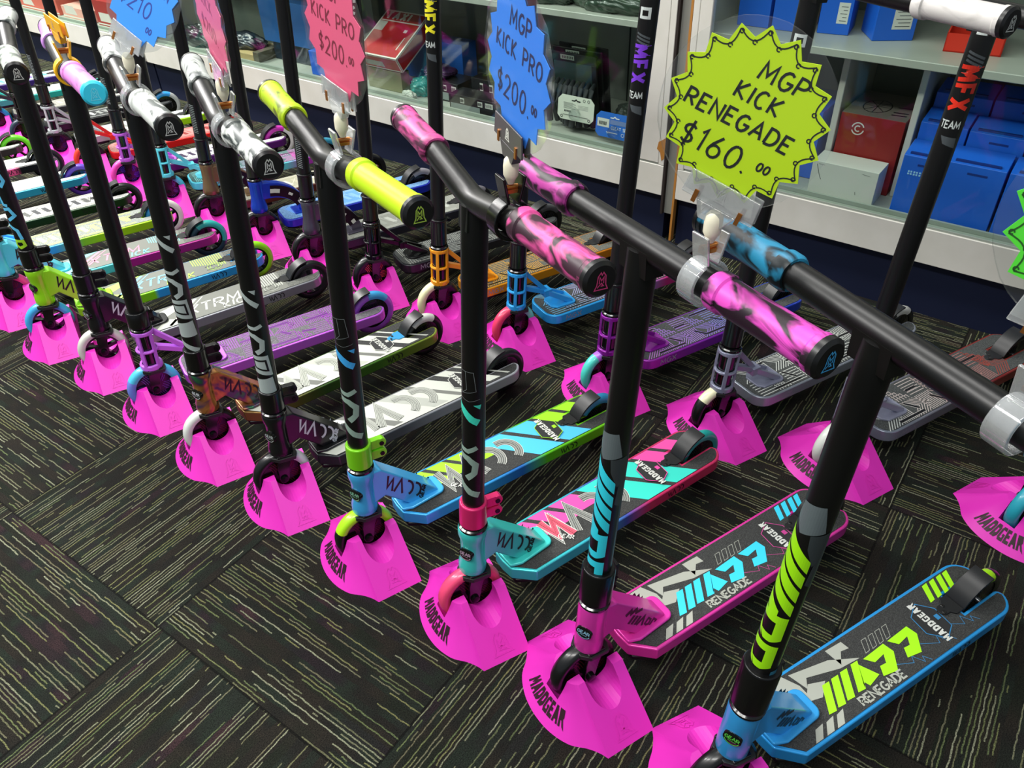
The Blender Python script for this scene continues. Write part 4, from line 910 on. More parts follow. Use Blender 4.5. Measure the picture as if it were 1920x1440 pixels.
RS = [
 mgx('8a8c90', '8a3a34', 1, G1('6a6c70'), label='back-row scooter at the right edge with turquoise front wheel', neck=dict(kind='truss', mat=alu('8a8c98', .35, .4)), wheel=dict(cols=('2a9fb4', '2a9fb4')), bar=tb()),
 mgx('d4d8d2', '9a4238', 2, gradient_mat([(-.1, '8a92a0'), (-.34, '7a7078'), (-.42, '8a2a2c'), (-.59, '9a3a30')], .5), label='back-row scooter with grey open-frame neck, white-and-red wheel and red letters on its bar', neck=dict(kind='truss', mat=alu('9a9cb0', .35, .4)), wheel=dict(cols=('d2201c', 'd8dcd4'), split=(76, 104)), rear=dict(cols=('121213', '121213')), bar=tb('e8321c', .80, z=.872)),
 mgx('dcdfd8', 'c8ccc4', 3, G1('8f96a0', .5), label='back-row scooter with grey open-frame neck, cream-and-black wheel and silver patterned deck', neck=dict(kind='truss', mat=alu('8f92a8', .35, .4)), wheel=dict(cols=('ece8c0', '0e0e0f'), split=(36, 112)), rear=dict(cols=('c8c8c0', '121213'), split=(70, 130)), bar=tb('b0b4b8', .76, z=.897, half=.31, right=grips('d4d0cc', 'b8b4b0', .42, y=(.188, .318)))),
 mgx('c07ad0', '3f7fd0', 6, gradient_mat([(-.1, '9a2aa8'), (-.32, '7a2ab0'), (-.42, '2a3ab8'), (-.59, '2a4ac0')], .4), label='back-row scooter with purple open-frame neck and purple-to-blue deck, purple letters on its bar', neck=dict(kind='truss', mat=alu('8a1a9a', .25, .3)), wheel=dict(cols=('b06ae0', '4fd4c8'), split=(60, 128)), rear=dict(cols=('2a6a68', '141415'), split=(110, 150)), bar=tb('7a3ad0', .775, z=.96)),
 mgx('7fc8e8', 'e04aa0', 7, gradient_mat([(-.1, '2fa8ee'), (-.34, '2a96e0'), (-.44, 'c02a7a'), (-.59, 'd0307a')], .3), label='back-row scooter with bright blue open-frame neck and blue deck, pink-and-mint wheel', neck=dict(kind='truss', mat=alu('2aa0ea', .3, .1)), wheel=dict(cols=('f0406a', '7fe0c8'), split=(-60, 104)), rear=dict(cols=('8a8c8a', '141415'), split=(40, 120)), bar=tb(None, z=.96)),
 mgx('e8b84a', 'd08a2a', 8, gradient_mat([(-.1, 'f0a01c'), (-.45, 'd8861a'), (-.59, 'a8641a')], .4), tape='55564e', label='back-row scooter with orange open-frame neck and cream wheel, yellow letters on its bar', neck=dict(kind='truss', mat=alu('f29a14', .32, .1)), wheel=dict(cols=('ece6b8', '101011'), split=(-40, 105)), rear=dict(cols=('8a8c8a', '121213'), split=(60, 130)), bar=tb('e8e02a', .79, z=.96)),
 mgx('a8aca4', '8a8e86', 9, G1('24252a', .4), label='back-row scooter, all-black open-frame neck, red-lined black wheel', neck=dict(kind='truss', mat=alu('0c0c0e', .25, .3)), wheel=dict(cols=('101112', '101112'), core2='d85a48'), rear=dict(cols=('3a3c40', '121213'), split=(70, 140)), bar=tb('c8ccc8', .80, z=.96)),
 dict(rounded=True, W=.058, tape='7a7c74', print=pr_lines, c1='b0b4aa', c2='8f938a', c3='85887f', deck=G1('2a2a34', .4), label='back-row scooter with gunmetal grey smooth head tube and grey deck', neck=dict(kind='smooth', mat=alu('5a5664', .35, .6)), wheel=dict(cols=('101011', '101011')), rear=dict(cols=('6a6870', '141415'), split=(60, 125)), bar=tb(None, z=.96)),
 dict(rounded=True, W=.058, tape='5f86b8', print=pr_lines, c1='a8ccf4', c2='7fb0ec', c3='5f98dc', deck=G1('1c2cb0', .3), label='back-row scooter with royal blue smooth head tube and blue deck', neck=dict(kind='smooth', mat=alu('163fc0', .3, .4)), wheel=dict(cols=('101114', '101114')), rear=dict(cols=('8a8890', '141415'), split=(60, 125)), bar=tb(None, z=.96)),
 dict(rounded=True, W=.058, tape='a4a294', print=pr_lines, c1='d8d4c0', c2='b8b49c', c3='a8a68f', deck=G1('5a2a20', .2), label='back-row scooter with bronze smooth head tube and cream deck', neck=dict(kind='smooth', mat=alu('86684a', .35, .6), hole='a8c8b8'), wheel=dict(cols=('0e0e0f', '0e0e0f')), rear=dict(cols=('141415', '141415')), bar=tb(None, z=.96)),
 mgx('8fe0dc', 'd84ab8', 4, gradient_mat([(-.1, '58d8ec'), (-.40, '6ad0e0'), (-.46, 'a83ab0'), (-.59, 'b03ab0')], .1), tape='3f5f5c', label='back-row scooter with pale cyan open-frame neck, cyan wheel and cyan-sided deck', neck=dict(kind='truss', mat=alu('5fdcee', .4, 0)), wheel=dict(cols=('58d4ee', '9a6ad0'), split=(0, 190), core2='7a4ab0'), rear=dict(cols=('2f8aa8', '14161c'), split=(20, 150)), bar=tb(None, z=.96)),
 dict(rounded=True, W=.058, tape='c4c8c4', print=pr_lines, c1='5a4a6a', c2='3a2a4a', c3='dfe2de', deck=G1('5a1a6a', .2), label='back-row scooter with lilac open-frame neck and white deck, magenta wheels', neck=dict(kind='truss', mat=alu('c05cd8', .4, 0)), wheel=dict(cols=('ee4ab4', 'ee4ab4'), core='1c1440', core2='5a3ad0'), rear=dict(cols=('c02aa8', 'e4e0da'), split=(-80, 118), kind='spoke', core='20181c'), bar=tb(None, z=.96)),
 dict(rounded=True, W=.058, tape='c88a84', print=pr_lines, c1='8a2a28', c2='d8807a', c3='c87a74', deck=G1('e0201c', .1), label='back-row scooter with red open-frame neck, red-and-black wheel and red deck', neck=dict(kind='truss', mat=alu('ea2a1c', .4, 0)), wheel=dict(cols=('e8402a', '101012'), split=(-60, 52), core='1c0a0c', core2='6a1a1c'), rear=dict(cols=('c0201c', '141415'), split=(30, 120)), bar=tb(None, z=.96)),
 dict(rounded=True, W=.058, tape='c4c8c4', print=pr_lines, c1='8f948f', c2='aab0aa', c3='d0d4d0', deck=gradient_mat([(-.1, 'c0c4c4'), (-.30, 'b8bcb8'), (-.36, '9fdc1c'), (-.59, 'a0e01c')], .2), label='back-row scooter with silver open-frame neck and lime-tipped white deck', neck=dict(kind='truss', mat=alu('c0c6ca', .35, .3)), wheel=dict(cols=('98dc1c', '101012'), split=(-30, 40), core2='3a2a7a'), rear=dict(cols=('141415', '141415')), bar=tb(None, z=.96)),
 dict(rounded=True, W=.058, tape='2a2c2c', print=pr_lines, c1='b8bcb8', c2='8a8e8a', deck=G1('18191c', .3), label='back-row scooter with black neck, silver-lined black deck and blue wheels', neck=dict(kind='truss', mat=alu('111114', .3, .3)), wheel=dict(cols=('3f92c8', '2a3a4a'), split=(90, 270)), rear=dict(cols=('2f92d8', 'b0b4b4'), split=(-60, 120)), bar=tb(None, z=.96)),
 dict(rounded=True, W=.058, tape='8f8f86', print=pr_lines, c1='b0b0a4', c2='6a6a64', deck=G1('3a3c40', .3), label='back-row scooter near the far end with plain grey deck', neck=dict(kind='truss', mat=alu('3a3c42', .3, .3)), wheel=dict(cols=('2a9ad0', '2a9ad0')), rear=dict(cols=('1a1a1b', '1a1a1b'), kind='spoke', core='141415'), bar=tb(None, z=.96)),
 dict(rounded=True, W=.058, tape='8a948f', print=pr_lines, c1='c8d0cc', c2='9aa4a0', deck=G1('2aa89c', .2), label='back-row scooter near the far end with turquoise-sided deck', neck=dict(kind='truss', mat=alu('2ab0a4', .4, 0)), wheel=dict(cols=('2aa89c', '2aa89c')), rear=dict(cols=('141415', '141415'), kind='spoke', core='141415'), bar=tb(None, z=.96)),
 dict(rounded=True, W=.058, tape='9a948f', print=pr_lines, c1='5fc8c0', c2='6a4ab0', deck=G1('3a2470', .2), label='farthest back-row scooter with violet-sided deck', neck=dict(kind='truss', mat=alu('4a34a0', .4, 0)), wheel=dict(cols=('5a3ab8', '5a3ab8')), rear=dict(cols=('141415', '141415'), kind='spoke', core='4a2a20'), bar=tb(None, z=.96)),
]
for i, s in enumerate(RS): s.update(o=RO[i], ad=-.372, group=BACK); s['as'] = -.3855; s.setdefault('clamp', dict(kind='slim', mat=clampB, top=.292))

# ------------------------------------------------------------------ carpet
def carpet_mat():
    m = bpy.data.materials.new('carpet_tiles'); m.use_nodes = True; N, L = nodes(m); b = N['Principled BSDF']
    def M(op, a, c=None, d=None):
        n = N.new('ShaderNodeMath'); n.operation = op
        for i, x in enumerate((a, c, d)):
            if x is None: continue
            if isinstance(x, (int, float)): n.inputs[i].default_value = x
            else: L.new(x, n.inputs[i])
        return n.outputs[0]
    tc = N.new('ShaderNodeTexCoord'); mp = N.new('ShaderNodeMapping'); mp.vector_type = 'TEXTURE'
    mp.inputs['Location'].default_value = (-.325, .889, 0); mp.inputs['Rotation'].default_value = (0, 0, .06)
    L.new(tc.outputs['Object'], mp.inputs['Vector']); sp = N.new('ShaderNodeSeparateXYZ'); L.new(mp.outputs[0], sp.inputs[0])
    T = .49; x = M('DIVIDE', sp.outputs[0], T); y = M('DIVIDE', sp.outputs[1], T)
    ix, iy = M('FLOOR', x), M('FLOOR', y); fx, fy = M('SUBTRACT', x, ix), M('SUBTRACT', y, iy)
    par = M('PINGPONG', M('ADD', ix, iy), 1.0)
    inv = M('SUBTRACT', 1.0, par)
    al = M('ADD', M('MULTIPLY', fx, inv), M('MULTIPLY', fy, par)); ac = M('ADD', M('MULTIPLY', fy, inv), M('MULTIPLY', fx, par))
    cell = M('ADD', M('MULTIPLY', ix, 17.3), M('MULTIPLY', iy, 7.9))
    # slight waver of the yarn rows
    wv = N.new('ShaderNodeTexNoise'); wv.inputs['Scale'].default_value = 60; L.new(tc.outputs['Object'], wv.inputs['Vector'])
    acw = M('ADD', ac, M('MULTIPLY', M('SUBTRACT', wv.outputs['Fac'], .5), .010))
    def streak(rows, along, thr, width, seed):
        k = M('MULTIPLY', acw, rows); r = M('FLOOR', k); fr = M('SUBTRACT', k, r)
        cb = N.new('ShaderNodeCombineXYZ'); L.new(M('ADD', M('MULTIPLY', al, along), M('MULTIPLY', cell, 3.1)), cb.inputs[0]); L.new(M('ADD', M('MULTIPLY', r, 5.37), seed), cb.inputs[1]); L.new(cell, cb.inputs[2])
        n = N.new('ShaderNodeTexNoise'); n.inputs['Scale'].default_value = 1.0; n.inputs['Detail'].default_value = 1.5; L.new(cb.outputs[0], n.inputs['Vector'])
        on = M('GREATER_THAN', n.outputs['Fac'], thr)
        edge = M('LESS_THAN', M('ABSOLUTE', M('SUBTRACT', fr, .5)), width)
        return M('MULTIPLY', on, edge), n.outputs['Fac'], r
    s1, n1, r1 = streak(78, 3.2, .505, .18, 1.7)
    s2, n2, r2 = streak(30, 3.0, .0, .5, 9.1)
    cb = N.new('ShaderNodeCombineXYZ'); L.new(r1, cb.inputs[0]); L.new(cell, cb.inputs[1]); wn = N.new('ShaderNodeTexWhiteNoise'); wn.noise_dimensions = '2D'; L.new(cb.outputs[0], wn.inputs['Vector'])
    lr = N.new('ShaderNodeValToRGB'); L.new(wn.outputs['Value'], lr.inputs['Fac']); e = lr.color_ramp.elements
    e[0].position = 0; e[0].color = (*lin('585a44'), 1); e[1].position = 1; e[1].color = (*lin('7e806a'), 1)
    for p, h in ((.25, '686844'), (.45, '505c3c'), (.6, '5c5844'), (.8, '686b54')): q = e.new(p); q.color = (*lin(h), 1)
    br = N.new('ShaderNodeValToRGB'); L.new(n2, br.inputs['Fac']); e = br.color_ramp.elements
    e[0].position = .30; e[0].color = (*lin('191d16'), 1); e[1].position = .72; e[1].color = (*lin('302224'), 1)
    for p, h in ((.42, '221f1a'), (.50, '1a1a17'), (.58, '1d241d'), (.65, '1e1a1c')): q = e.new(p); q.color = (*lin(h), 1)
    pile = N.new('ShaderNodeTexNoise'); pile.inputs['Scale'].default_value = 520; pile.inputs['Detail'].default_value = 2; pile.inputs['Roughness'].default_value = .7; L.new(tc.outputs['Object'], pile.inputs['Vector'])
    pr = N.new('ShaderNodeMapRange'); pr.inputs['From Min'].default_value = .32; pr.inputs['From Max'].default_value = .68; pr.inputs['To Min'].default_value = .25; pr.inputs['To Max'].default_value = 1.75; L.new(pile.outputs['Fac'], pr.inputs['Value'])
    mx = N.new('ShaderNodeMix'); mx.data_type = 'RGBA'; L.new(s1, mx.inputs[0]); L.new(br.outputs['Color'], mx.inputs[6]); L.new(lr.outputs['Color'], mx.inputs[7])
    ml = N.new('ShaderNodeMix'); ml.data_type = 'RGBA'; ml.blend_type = 'MULTIPLY'; ml.inputs[0].default_value = 1; L.new(mx.outputs[2], ml.inputs[6])
    ex = M('MINIMUM', M('MINIMUM', fx, M('SUBTRACT', 1.0, fx)), M('MINIMUM', fy, M('SUBTRACT', 1.0, fy)))
    seam = M('ADD', M('MULTIPLY', M('GREATER_THAN', ex, .0042), .65), .35)
    L.new(M('MULTIPLY', pr.outputs['Result'], seam), ml.inputs[7]); L.new(ml.outputs[2], b.inputs['Base Color'])
    b.inputs['Roughness'].default_value = .95; b.inputs['Specular IOR Level'].default_value = .15
    bp = N.new('ShaderNodeBump'); bp.inputs['Strength'].default_value = .7; bp.inputs['Distance'].default_value = .003
    L.new(M('ADD', pile.outputs['Fac'], M('MULTIPLY', s1, .5)), bp.inputs['Height']); L.new(bp.outputs['Normal'], b.inputs['Normal'])
    return m
mb = MB(); mb.box(-2.6, 2.2, -2.4, 7.5, -.06, 0, carpet_mat()); tag(mb.build('floor', smooth=0), kind='structure')
CM = Matrix.Translation((1.42, 0, 0)) @ Matrix.Rotation(.032, 4, 'Z')      # cabinet run: local x = depth, y = along the run
def cab(mb, name, parent=None, **k):
    o = mb.build(name, parent, **k)
    if parent is None: o.matrix_world = CM
    return o
mb = MB(); mb.box(.60, .70, -2.4, 7.5, 0, 2.9, mat('b8b8b0', .8)); tag(cab(mb, 'wall_back', smooth=0), kind='structure')

# ------------------------------------------------------------------ display cabinets
def paint_mat(h, chips=True):
    k = ('lam', h)
    if k in _M: return _M[k]
    m = bpy.data.materials.new('white_laminate'); m.use_nodes = True; N, L = nodes(m); b = N['Principled BSDF']
    tc = N.new('ShaderNodeTexCoord'); n = N.new('ShaderNodeTexNoise'); n.inputs['Scale'].default_value = 7; n.inputs['Detail'].default_value = 5; L.new(tc.outputs['Object'], n.inputs['Vector'])
    r = N.new('ShaderNodeValToRGB'); c = lin(h); r.color_ramp.elements[0].position = .35; r.color_ramp.elements[0].color = (c[0] * .9, c[1] * .9, c[2] * .88, 1)
    r.color_ramp.elements[1].position = .6; r.color_ramp.elements[1].color = (*c, 1); L.new(n.outputs['Fac'], r.inputs['Fac']); L.new(r.outputs['Color'], b.inputs['Base Color'])
    b.inputs['Roughness'].default_value = .35; _M[k] = m; return m
LAM, LAM2, NAVY = paint_mat('d6d4ca'), paint_mat('a6aaa0'), mat('0a1430', .55)
RAIL = mat('98a094', .4); CHIP = mat('a8702a', .7); GLASS = clear_mat((.92, .96, .94), .010, .03, 'shop_glass', fres=.06)
BACKP = paint_mat('7a8078')
def cabinet(s0, s1, label, shelf=.615, dividers=(), post_l=.10, post_r=.10, seam=None):
    """s0 < s1 along the run"""
    r = empty('display_cabinet'); r.matrix_world = CM @ Matrix.Translation((0, s0, 0)); tag(r, label, 'cabinet', 'glass-fronted display cabinets')
    w = s1 - s0; P = lambda nm, *bx, bevel=.0015: None
    def part(name, boxes, bevel=.0015):
        b = MB()
        for bx in boxes: b.box(*bx)
        return b.build(name, r, smooth=0, bevel=bevel, seg=1)
    part('plinth', [(.032, .44, 0, w, 0, .1555, NAVY)], 0)
    part('bottom_rail', [(0, .022, 0, w, .156, .247, LAM)]); part('glass_channel', [(.004, .020, .02, w - .02, .2472, .2520, RAIL), (.022, .030, .02, w - .02, .2472, .262, RAIL)], 0)
    part('base_board', [(.023, .44, .018, w - .018, .228, .2460, LAM2)], 0)
    part('side_panel', [(.0, .45, 0, .018, .2475, 1.08, LAM)]); part('side_panel', [(.0, .45, w - .018, w, .2475, 1.08, LAM)])
    if post_l: part('front_post', [(0, .020, .0185, post_l, .2525, 1.06, LAM)])
    if post_r: part('front_post', [(0, .020, w - post_r, w - .0185, .2525, 1.06, LAM)])
    bk_ = [(.425, .440, .019, w - .019, .2465, 1.06, BACKP)]
    if seam: bk_.append((.4235, .425, seam - s0 - .0025, seam - s0 + .0025, .2465, shelf - .02, mat('141614', .6)))
    part('back_panel', bk_, 0)
    part('shelf', [(.032, .42, .0185, w - .0185, shelf - .018, shelf, LAM2)]); 
    for d in dividers: part('divider', [(.140, .42, d - s0 - .008, d - s0 + .008, .2465, shelf - .0185, LAM)])
    part('counter_top', [(-.02, .46, -.0, w, 1.0805, 1.10, LAM)], .003)
    g = MB(); g.box(.007, .012, post_l + .001, w - post_r - .001, .2525, 1.06, GLASS); g.build('glass_panel', r, smooth=0)
    return r
cabinet(-1.55, .848, 'white display cabinet at the right with blue cartons behind its glass', dividers=(.486, .298, -.35), post_r=.052, post_l=.05)
cabinet(.892, 3.520, 'middle white display cabinet with red box and hanging packs behind its glass', post_l=.108, post_r=.10, seam=1.262)
cabinet(3.532, 6.9, 'white display cabinet at the far left with red-and-white boxes inside', post_l=.09, post_r=.08)
# chipped raw timber edge strip and dark gap between the two nearest cabinets
mb = MB(); mb.box(.001, .020, .849, .8555, .02, 1.08, CHIP); mb.box(.012, .020, .8556, .884, .1, 1.08, paint_mat('8a8c84')); mb.box(-.0005, .020, .8845, .8915, .1, 1.08, mat('1c100a', .8))
o = cab(mb, 'filler_strip', smooth=0); tag(o, 'grey filler strip with raw orange timber edge between two white cabinets', 'trim strip')
b = MB(); b.prism([(.905 + .014 * x, .30 + .030 * z) for x, z in ((-.9, -1), (-.3, -1.3), (.1, -.5), (.9, -.2), (.6, .5), (-.1, .7), (-.9, 1))], .0, .0006, CHIP, T=Matrix(((0, 0, -1, -.0003), (1, 0, 0, 0), (0, 1, 0, 0), (0, 0, 0, 1))))
b.build('chipped_corner', o, smooth=0)

# ------------------------------------------------------------------ goods in the cabinets (cabinet frame: depth, along, height)
WHT, INK = mat('d8d8cf', .5), mat('141416', .5)
def good(mb, name, label, cat, group=None, parent=None, **k):
    o = mb.build(name, parent, **k)
    if parent is None: o.matrix_world = CM; tag(o, label, cat, group)
    return o
CART = mat('1c62d0', .42); CARTD = mat('0d2f7c', .5)
def carton(d0, d1, s0, s1, z0, z1, lip, label, slots=0):
    """upright blue carton, its top sloping back from a low front lip"""
    b = MB()
    prof = [(d0, z0), (d0, z1), (d0 + .012, z1 + .004), (d1, z1 + lip), (d1, z0)]
    T = Matrix(((1, 0, 0, 0), (0, 0, 1, 0), (0, 1, 0, 0), (0, 0, 0, 1)))
    b.prism(prof, s0, s1, CART, T=T)
    o = good(b, 'cardboard_carton', label, 'carton', 'blue cartons stacked in the right cabinet', bevel=.0016, seg=1, recalc=True)
    q = MB(); sm = (s0 + s1) / 2; w = s1 - s0
    q.box(d0 - .0004, d0 + .002, sm - w * .22, sm + w * .12, z1 - .022, z1 - .017, CARTD)
    q.box(d0 + .006, d0 + .014, s0 + w * .12, s1 - w * .12, z1 + .0025, z1 + .0066, CARTD)
    if slots:
        for k in range(4):
            for dy in (0, .006):
                for dz in (0, .006): q.box(d0 - .0005, d0 + .001, s1 - .018 - k * .013 - dy - .004, s1 - .018 - k * .013 - dy, z1 - .046 + dz, z1 - .042 + dz, mat('9fd4f4', .5))
    q.build('flap_slot', o, smooth=0); return o
carton(.045, .125, .186, .280, .2465, .398, .014, 'front blue carton with four dotted marks, beside the white box', 1)
carton(.045, .125, .056, .184, .2465, .402, .014, 'wide front blue carton under the stepped cartons in the right cabinet')
carton(.045, .125, -.08, .050, .2465, .402, .014, 'front blue carton at the right edge of the photo, past a dark gap')
carton(.130, .210, .172, .278, .2465, .452, .014, 'second-step blue carton behind the carton with dotted marks')
carton(.130, .210, .045, .168, .2465, .450, .014, 'second-step blue carton behind the wide front carton')
carton(.130, .210, -.09, .040, .2465, .450, .014, 'second-step blue carton behind the carton at the right edge')
carton(.215, .300, .150, .277, .2465, .500, .014, 'tallest blue carton at the back beside the divider')
carton(.215, .300, -.02, .146, .2465, .502, .014, 'tallest blue carton at the back, in the middle of the right bay')
b = MB(); b.box(.050, .130, .325, .492, .2465, .336, mat('d4d6cc', .5)); o = good(b, 'white_box', 'plain white box on the cabinet floor below the yellow sign', 'box', bevel=.001, seg=1)
q = MB(); f = lambda u, v: (.0496, .49 - u, .336 - v)
q.ribbon([(.010, .008), (.018, .030), (.026, .046)], .0012, INK, f); q.ribbon([(.118, .060), (.120, .068)], .001, INK, f); q.ribbon([(.014, .006), (.03, .007)], .0009, mat('8a8c88', .5), f); q.ribbon([(.125, .010), (.145, .012)], .0009, mat('8a8c88', .5), f)
q.build('print', o, smooth=0)
b = MB(); b.box(.135, .33, .312, .470, .2465, .440, mat('8e1a16', .5)); o = good(b, 'wheel_box', 'dark red box with a wheel drawing on its grey lid and ringed letter C', 'box', bevel=.001, seg=1)
q = MB(); gr = mat('7c746c', .6); q.box(.136, .329, .313, .469, .4402, .4412, gr); f = lambda u, v: (v, u, .4415)
q.ribbon(arc(.405, .215, .034, 0, 360, 20, .050), .003, INK, f, closed=False)
for a in range(0, 360, 45): q.ribbon([(.405, .215), (.405 + .033 * math.cos(math.radians(a)), .215 + .048 * math.sin(math.radians(a)))], .0022, INK, f)
for v in (.17, .19, .23): q.ribbon([(.358, v), (.322, v + .004)], .007, INK, f)
f = lambda u, v: (.1346, .44 - u, .405 + v)
q.ribbon(arc(.018, 0, .015, 20, 170, 9), .003, WHT, f); q.ribbon(arc(.018, 0, .015, 200, 350, 9), .003, WHT, f); q.ribbon(arc(.018, 0, .007, 50, 310, 9), .003, WHT, f)
q.build('lid_print', o, smooth=0)
b = MB(); b.box(.135, .32, .515, .60, .2465, .43, CART); good(b, 'cardboard_carton', 'blue carton left of the red wheel box, half behind the yellow sign', 'carton', 'blue cartons stacked in the right cabinet', bevel=.0015, seg=1)
def blue_shelf_box(cx, cy, w, dd, h, rz, label, sticker):
    b = MB(); T = Matrix.Translation((cx, cy, .6152)) @ Matrix.Rotation(rz, 4, 'Z'); b.box(-dd / 2, dd / 2, -w / 2, w / 2, 0, h, CART, T)
    o = good(b, 'shelf_carton', label, 'carton', 'blue cartons on the upper shelf', bevel=.0015, seg=1)
    if sticker:
        q = MB(); q.box(-dd / 2 - .0004, -dd / 2 + .001, sticker[0], sticker[1], .026, .074, WHT, T)
        for k in range(5): q.box(-dd / 2 - .0007, -dd / 2, sticker[0] + .004, sticker[1] - .006 - (k % 2) * .006, .032 + k * .008, .0335 + k * .008, mat('55585c', .5), T)
        q.build('sticker', o, smooth=0)
blue_shelf_box(.205, .425, .095, .10, .20, .55, 'blue carton with a white barcode sticker turned corner-first on the upper shelf', (-.036, .008))
blue_shelf_box(.20, .547, .075, .10, .20, .15, 'blue carton behind the bar with a small side sticker on the upper shelf', (-.030, -.004))
blue_shelf_box(.175, .645, .085, .10, .20, 0, 'blue carton at the left of the upper shelf in the right cabinet', None)
blue_shelf_box(.175, .738, .085, .10, .20, 0, 'blue carton next to the left glass edge on the upper shelf', None)
b = MB(); RD = mat('d8301c', .45); T = Matrix.Translation((.20, .225, .6153)) @ Matrix.Rotation(.12, 4, 'Z')
for bx in ((-.06, .06, -.06, .06, 0, .003), (-.06, -.057, -.06, .06, 0, .040), (.057, .06, -.06, .06, 0, .040), (-.06, .06, -.06, -.057, 0, .040), (-.06, .06, .057, .06, 0, .040)): b.box(*bx, RD, T)
o = good(b, 'parts_tray', 'open red tray holding beige packs on the upper shelf at the right', 'tray', smooth=0)
b = MB(); T2 = Matrix.Translation((.195, .205, .6190)) @ Matrix.Rotation(.12, 4, 'Z'); b.box(-.04, .03, -.030, .024, 0, .070, mat('c8a878', .6), T2); o2 = good(b, 'beige_pack', 'beige carton standing in the red tray', 'box', bevel=.001, seg=1)
q = MB(); q.box(-.0404, -.039, -.028, .020, .004, .034, mat('d8ccb0', .5), T2); q.box(-.0408, -.039, -.022, .010, .010, .013, mat('b03a2a', .5), T2); q.build('pack_label', o2, smooth=0)
# middle cabinet
def pack(pts, label, c, cat='pack', name='hang_pack', th=.012, rot=None): pass
b = MB()
for k, (dz, ds, dd) in enumerate(((0, 0, 0), (.018, -.006, .02), (.032, -.016, .04))):
    b = MB(); x0 = .15 + dd; T = Matrix.Translation((x0, 1.30 + ds, .352 + dz * .5)) @ Matrix.Rotation(-.16, 4, 'Y'); fr = mat('101213', .4)
    b.box(0, .007, -.088, .088, .090, .118, fr, T); b.box(0, .007, -.088, -.070, -.09, .09, fr, T); b.box(0, .007, .070, .088, -.09, .09, fr, T); b.box(0, .007, -.07, .07, -.105, -.02, fr, T); b.box(.002, .004, -.07, .07, -.02, .09, mat('33423f', .25), T)
    o = good(b, 'hang_pack', ('front', 'middle', 'rear')[k] + ' black-framed hang pack of three in the middle cabinet', 'pack', 'black-framed hang packs', bevel=.002, seg=1)
    q = MB(); q.box(-.0006, .001, -.010, .040, .098, .112, mat('8a9488', .5), T)
    for s in range(7): q.box(-.001, .0, -.006 + s * .006, -.003 + s * .006, .101, .109, INK, T)
    q.build('barcode', o, smooth=0)
b = MB()
for k in range(9): b.tube([(.105 + .02 * math.sin(k), 1.36 - k * .019, .262 + .0), (.100, 1.362 - k * .019, .33), (.115, 1.366 - k * .019, .375), (.14, 1.37 - k * .019, .385)], [.010, .011, .009, .006], mat('23282a', .6), 10)
good(b, 'ribbed_pad', 'dark ribbed rubber pad behind the white hang card', 'pad')
def blister(s0, s1, z0, z1, dd, c, label, inkc, words):
    b = MB(); T = Matrix.Translation((dd, 0, z0)) @ Matrix.Rotation(.10, 4, 'Y')
    wd = s1 - s0; pts = [(s0 + .012, 0), (s0, .012), (s0, z1 - z0 - .014), (s0 + .014, z1 - z0), (s1 - .014, z1 - z0), (s1, z1 - z0 - .014), (s1, .012), (s1 - .012, 0)]
    b.prism(pts, 0, .0015, mat(c, .45), T=T @ Matrix(((0, 0, 1, 0), (1, 0, 0, 0), (0, 1, 0, 0), (0, 0, 0, 1))))
    o = good(b, 'hang_card', label, 'hang card', smooth=0, recalc=True)
    f = lambda u, v: tuple(T @ Vector((-.0006, s1 - u, v))); q = MB(); m = mat(inkc, .5); h = z1 - z0
    q.ribbon([(wd * .38, h - .014), (wd * .46, h - .014), (wd * .5, h - .010), (wd * .54, h - .014), (wd * .62, h - .014)], .0035, mat('0c0c0c' if c != '2a6fd0' else 'dfe4ea', .5), f)
    words(q, f, wd, h, m); q.build('card_print', o, smooth=0)
    bl = MB(); bl.lathe([(.019, 0), (.016, .014), (.0, .019)], clear_mat((.86, .9, .9), .12, .08, 'blister_film'), 20, T @ Matrix.Translation((-.0005, (s0 + s1) / 2, .021)) @ Matrix.Rotation(-PI / 2, 4, 'Y'), cap=False)
    bl.build('blister', o)
def w_white(q, f, wd, h, m):
    for k in range(6): q.ribbon([(wd * .16, h * .70 - k * h * .045), (wd * (.5 if k % 2 else .42), h * .70 - k * h * .045)], .0012, mat('8f948c', .5), f)
    for k in range(4): q.ribbon([(wd * .56, h * .66 - k * h * .05), (wd * .84, h * .66 - k * h * .05)], .001, mat('a8aca4', .5), f)
    for k in range(5): q.ribbon([(wd * .2 + k * .005, h * .32), (wd * .2 + k * .005, h * .40)], .0028, INK, f)
    q.ribbon([(wd * .15, h * .2), (wd * .85, h * .2)], .002, mat('7a7c74', .5), f); q.ribbon(arc(wd * .12, h * .12, .004, 0, 360, 8), .0015, INK, f); q.ribbon(arc(wd * .88, h * .12, .004, 0, 360, 8), .0015, INK, f)
    for k in range(2): q.ribbon(arc(wd * (.72 + .12 * k), h * .88, .004, 0, 360, 8), .0012, INK, f)
def w_blue(q, f, wd, h, m):
    q.flat([(wd * .04, h * .40), (wd * .36, h * .40), (wd * .36, h * .74), (wd * .04, h * .74)], WHT, f)
    for k in range(6): q.ribbon([(wd * .10 + k * .0046, h * .48), (wd * .10 + k * .0046, h * .62)], .0026, INK, lambda u, v: tuple(Vector(f(u, v)) + Vector((-.0004, 0, 0))))
    q.flat([(wd * .38, h * .56), (wd * .98, h * .56), (wd * .98, h * .74), (wd * .38, h * .74)], mat('6f86b8', .5), f)
    write(q, 'CLEAT SET', wd * .42, h * .36, .0085, .0016, m, f, gap=.002)
    q.ribbon([(wd * .3, h * .22), (wd * .6, h * .22)], .0022, m, f); q.ribbon(arc(wd * .74, h * .2, .005, 0, 360, 8), .0012, m, f); q.ribbon(arc(wd * .88, h * .2, .005, 0, 360, 8), .0012, m, f)
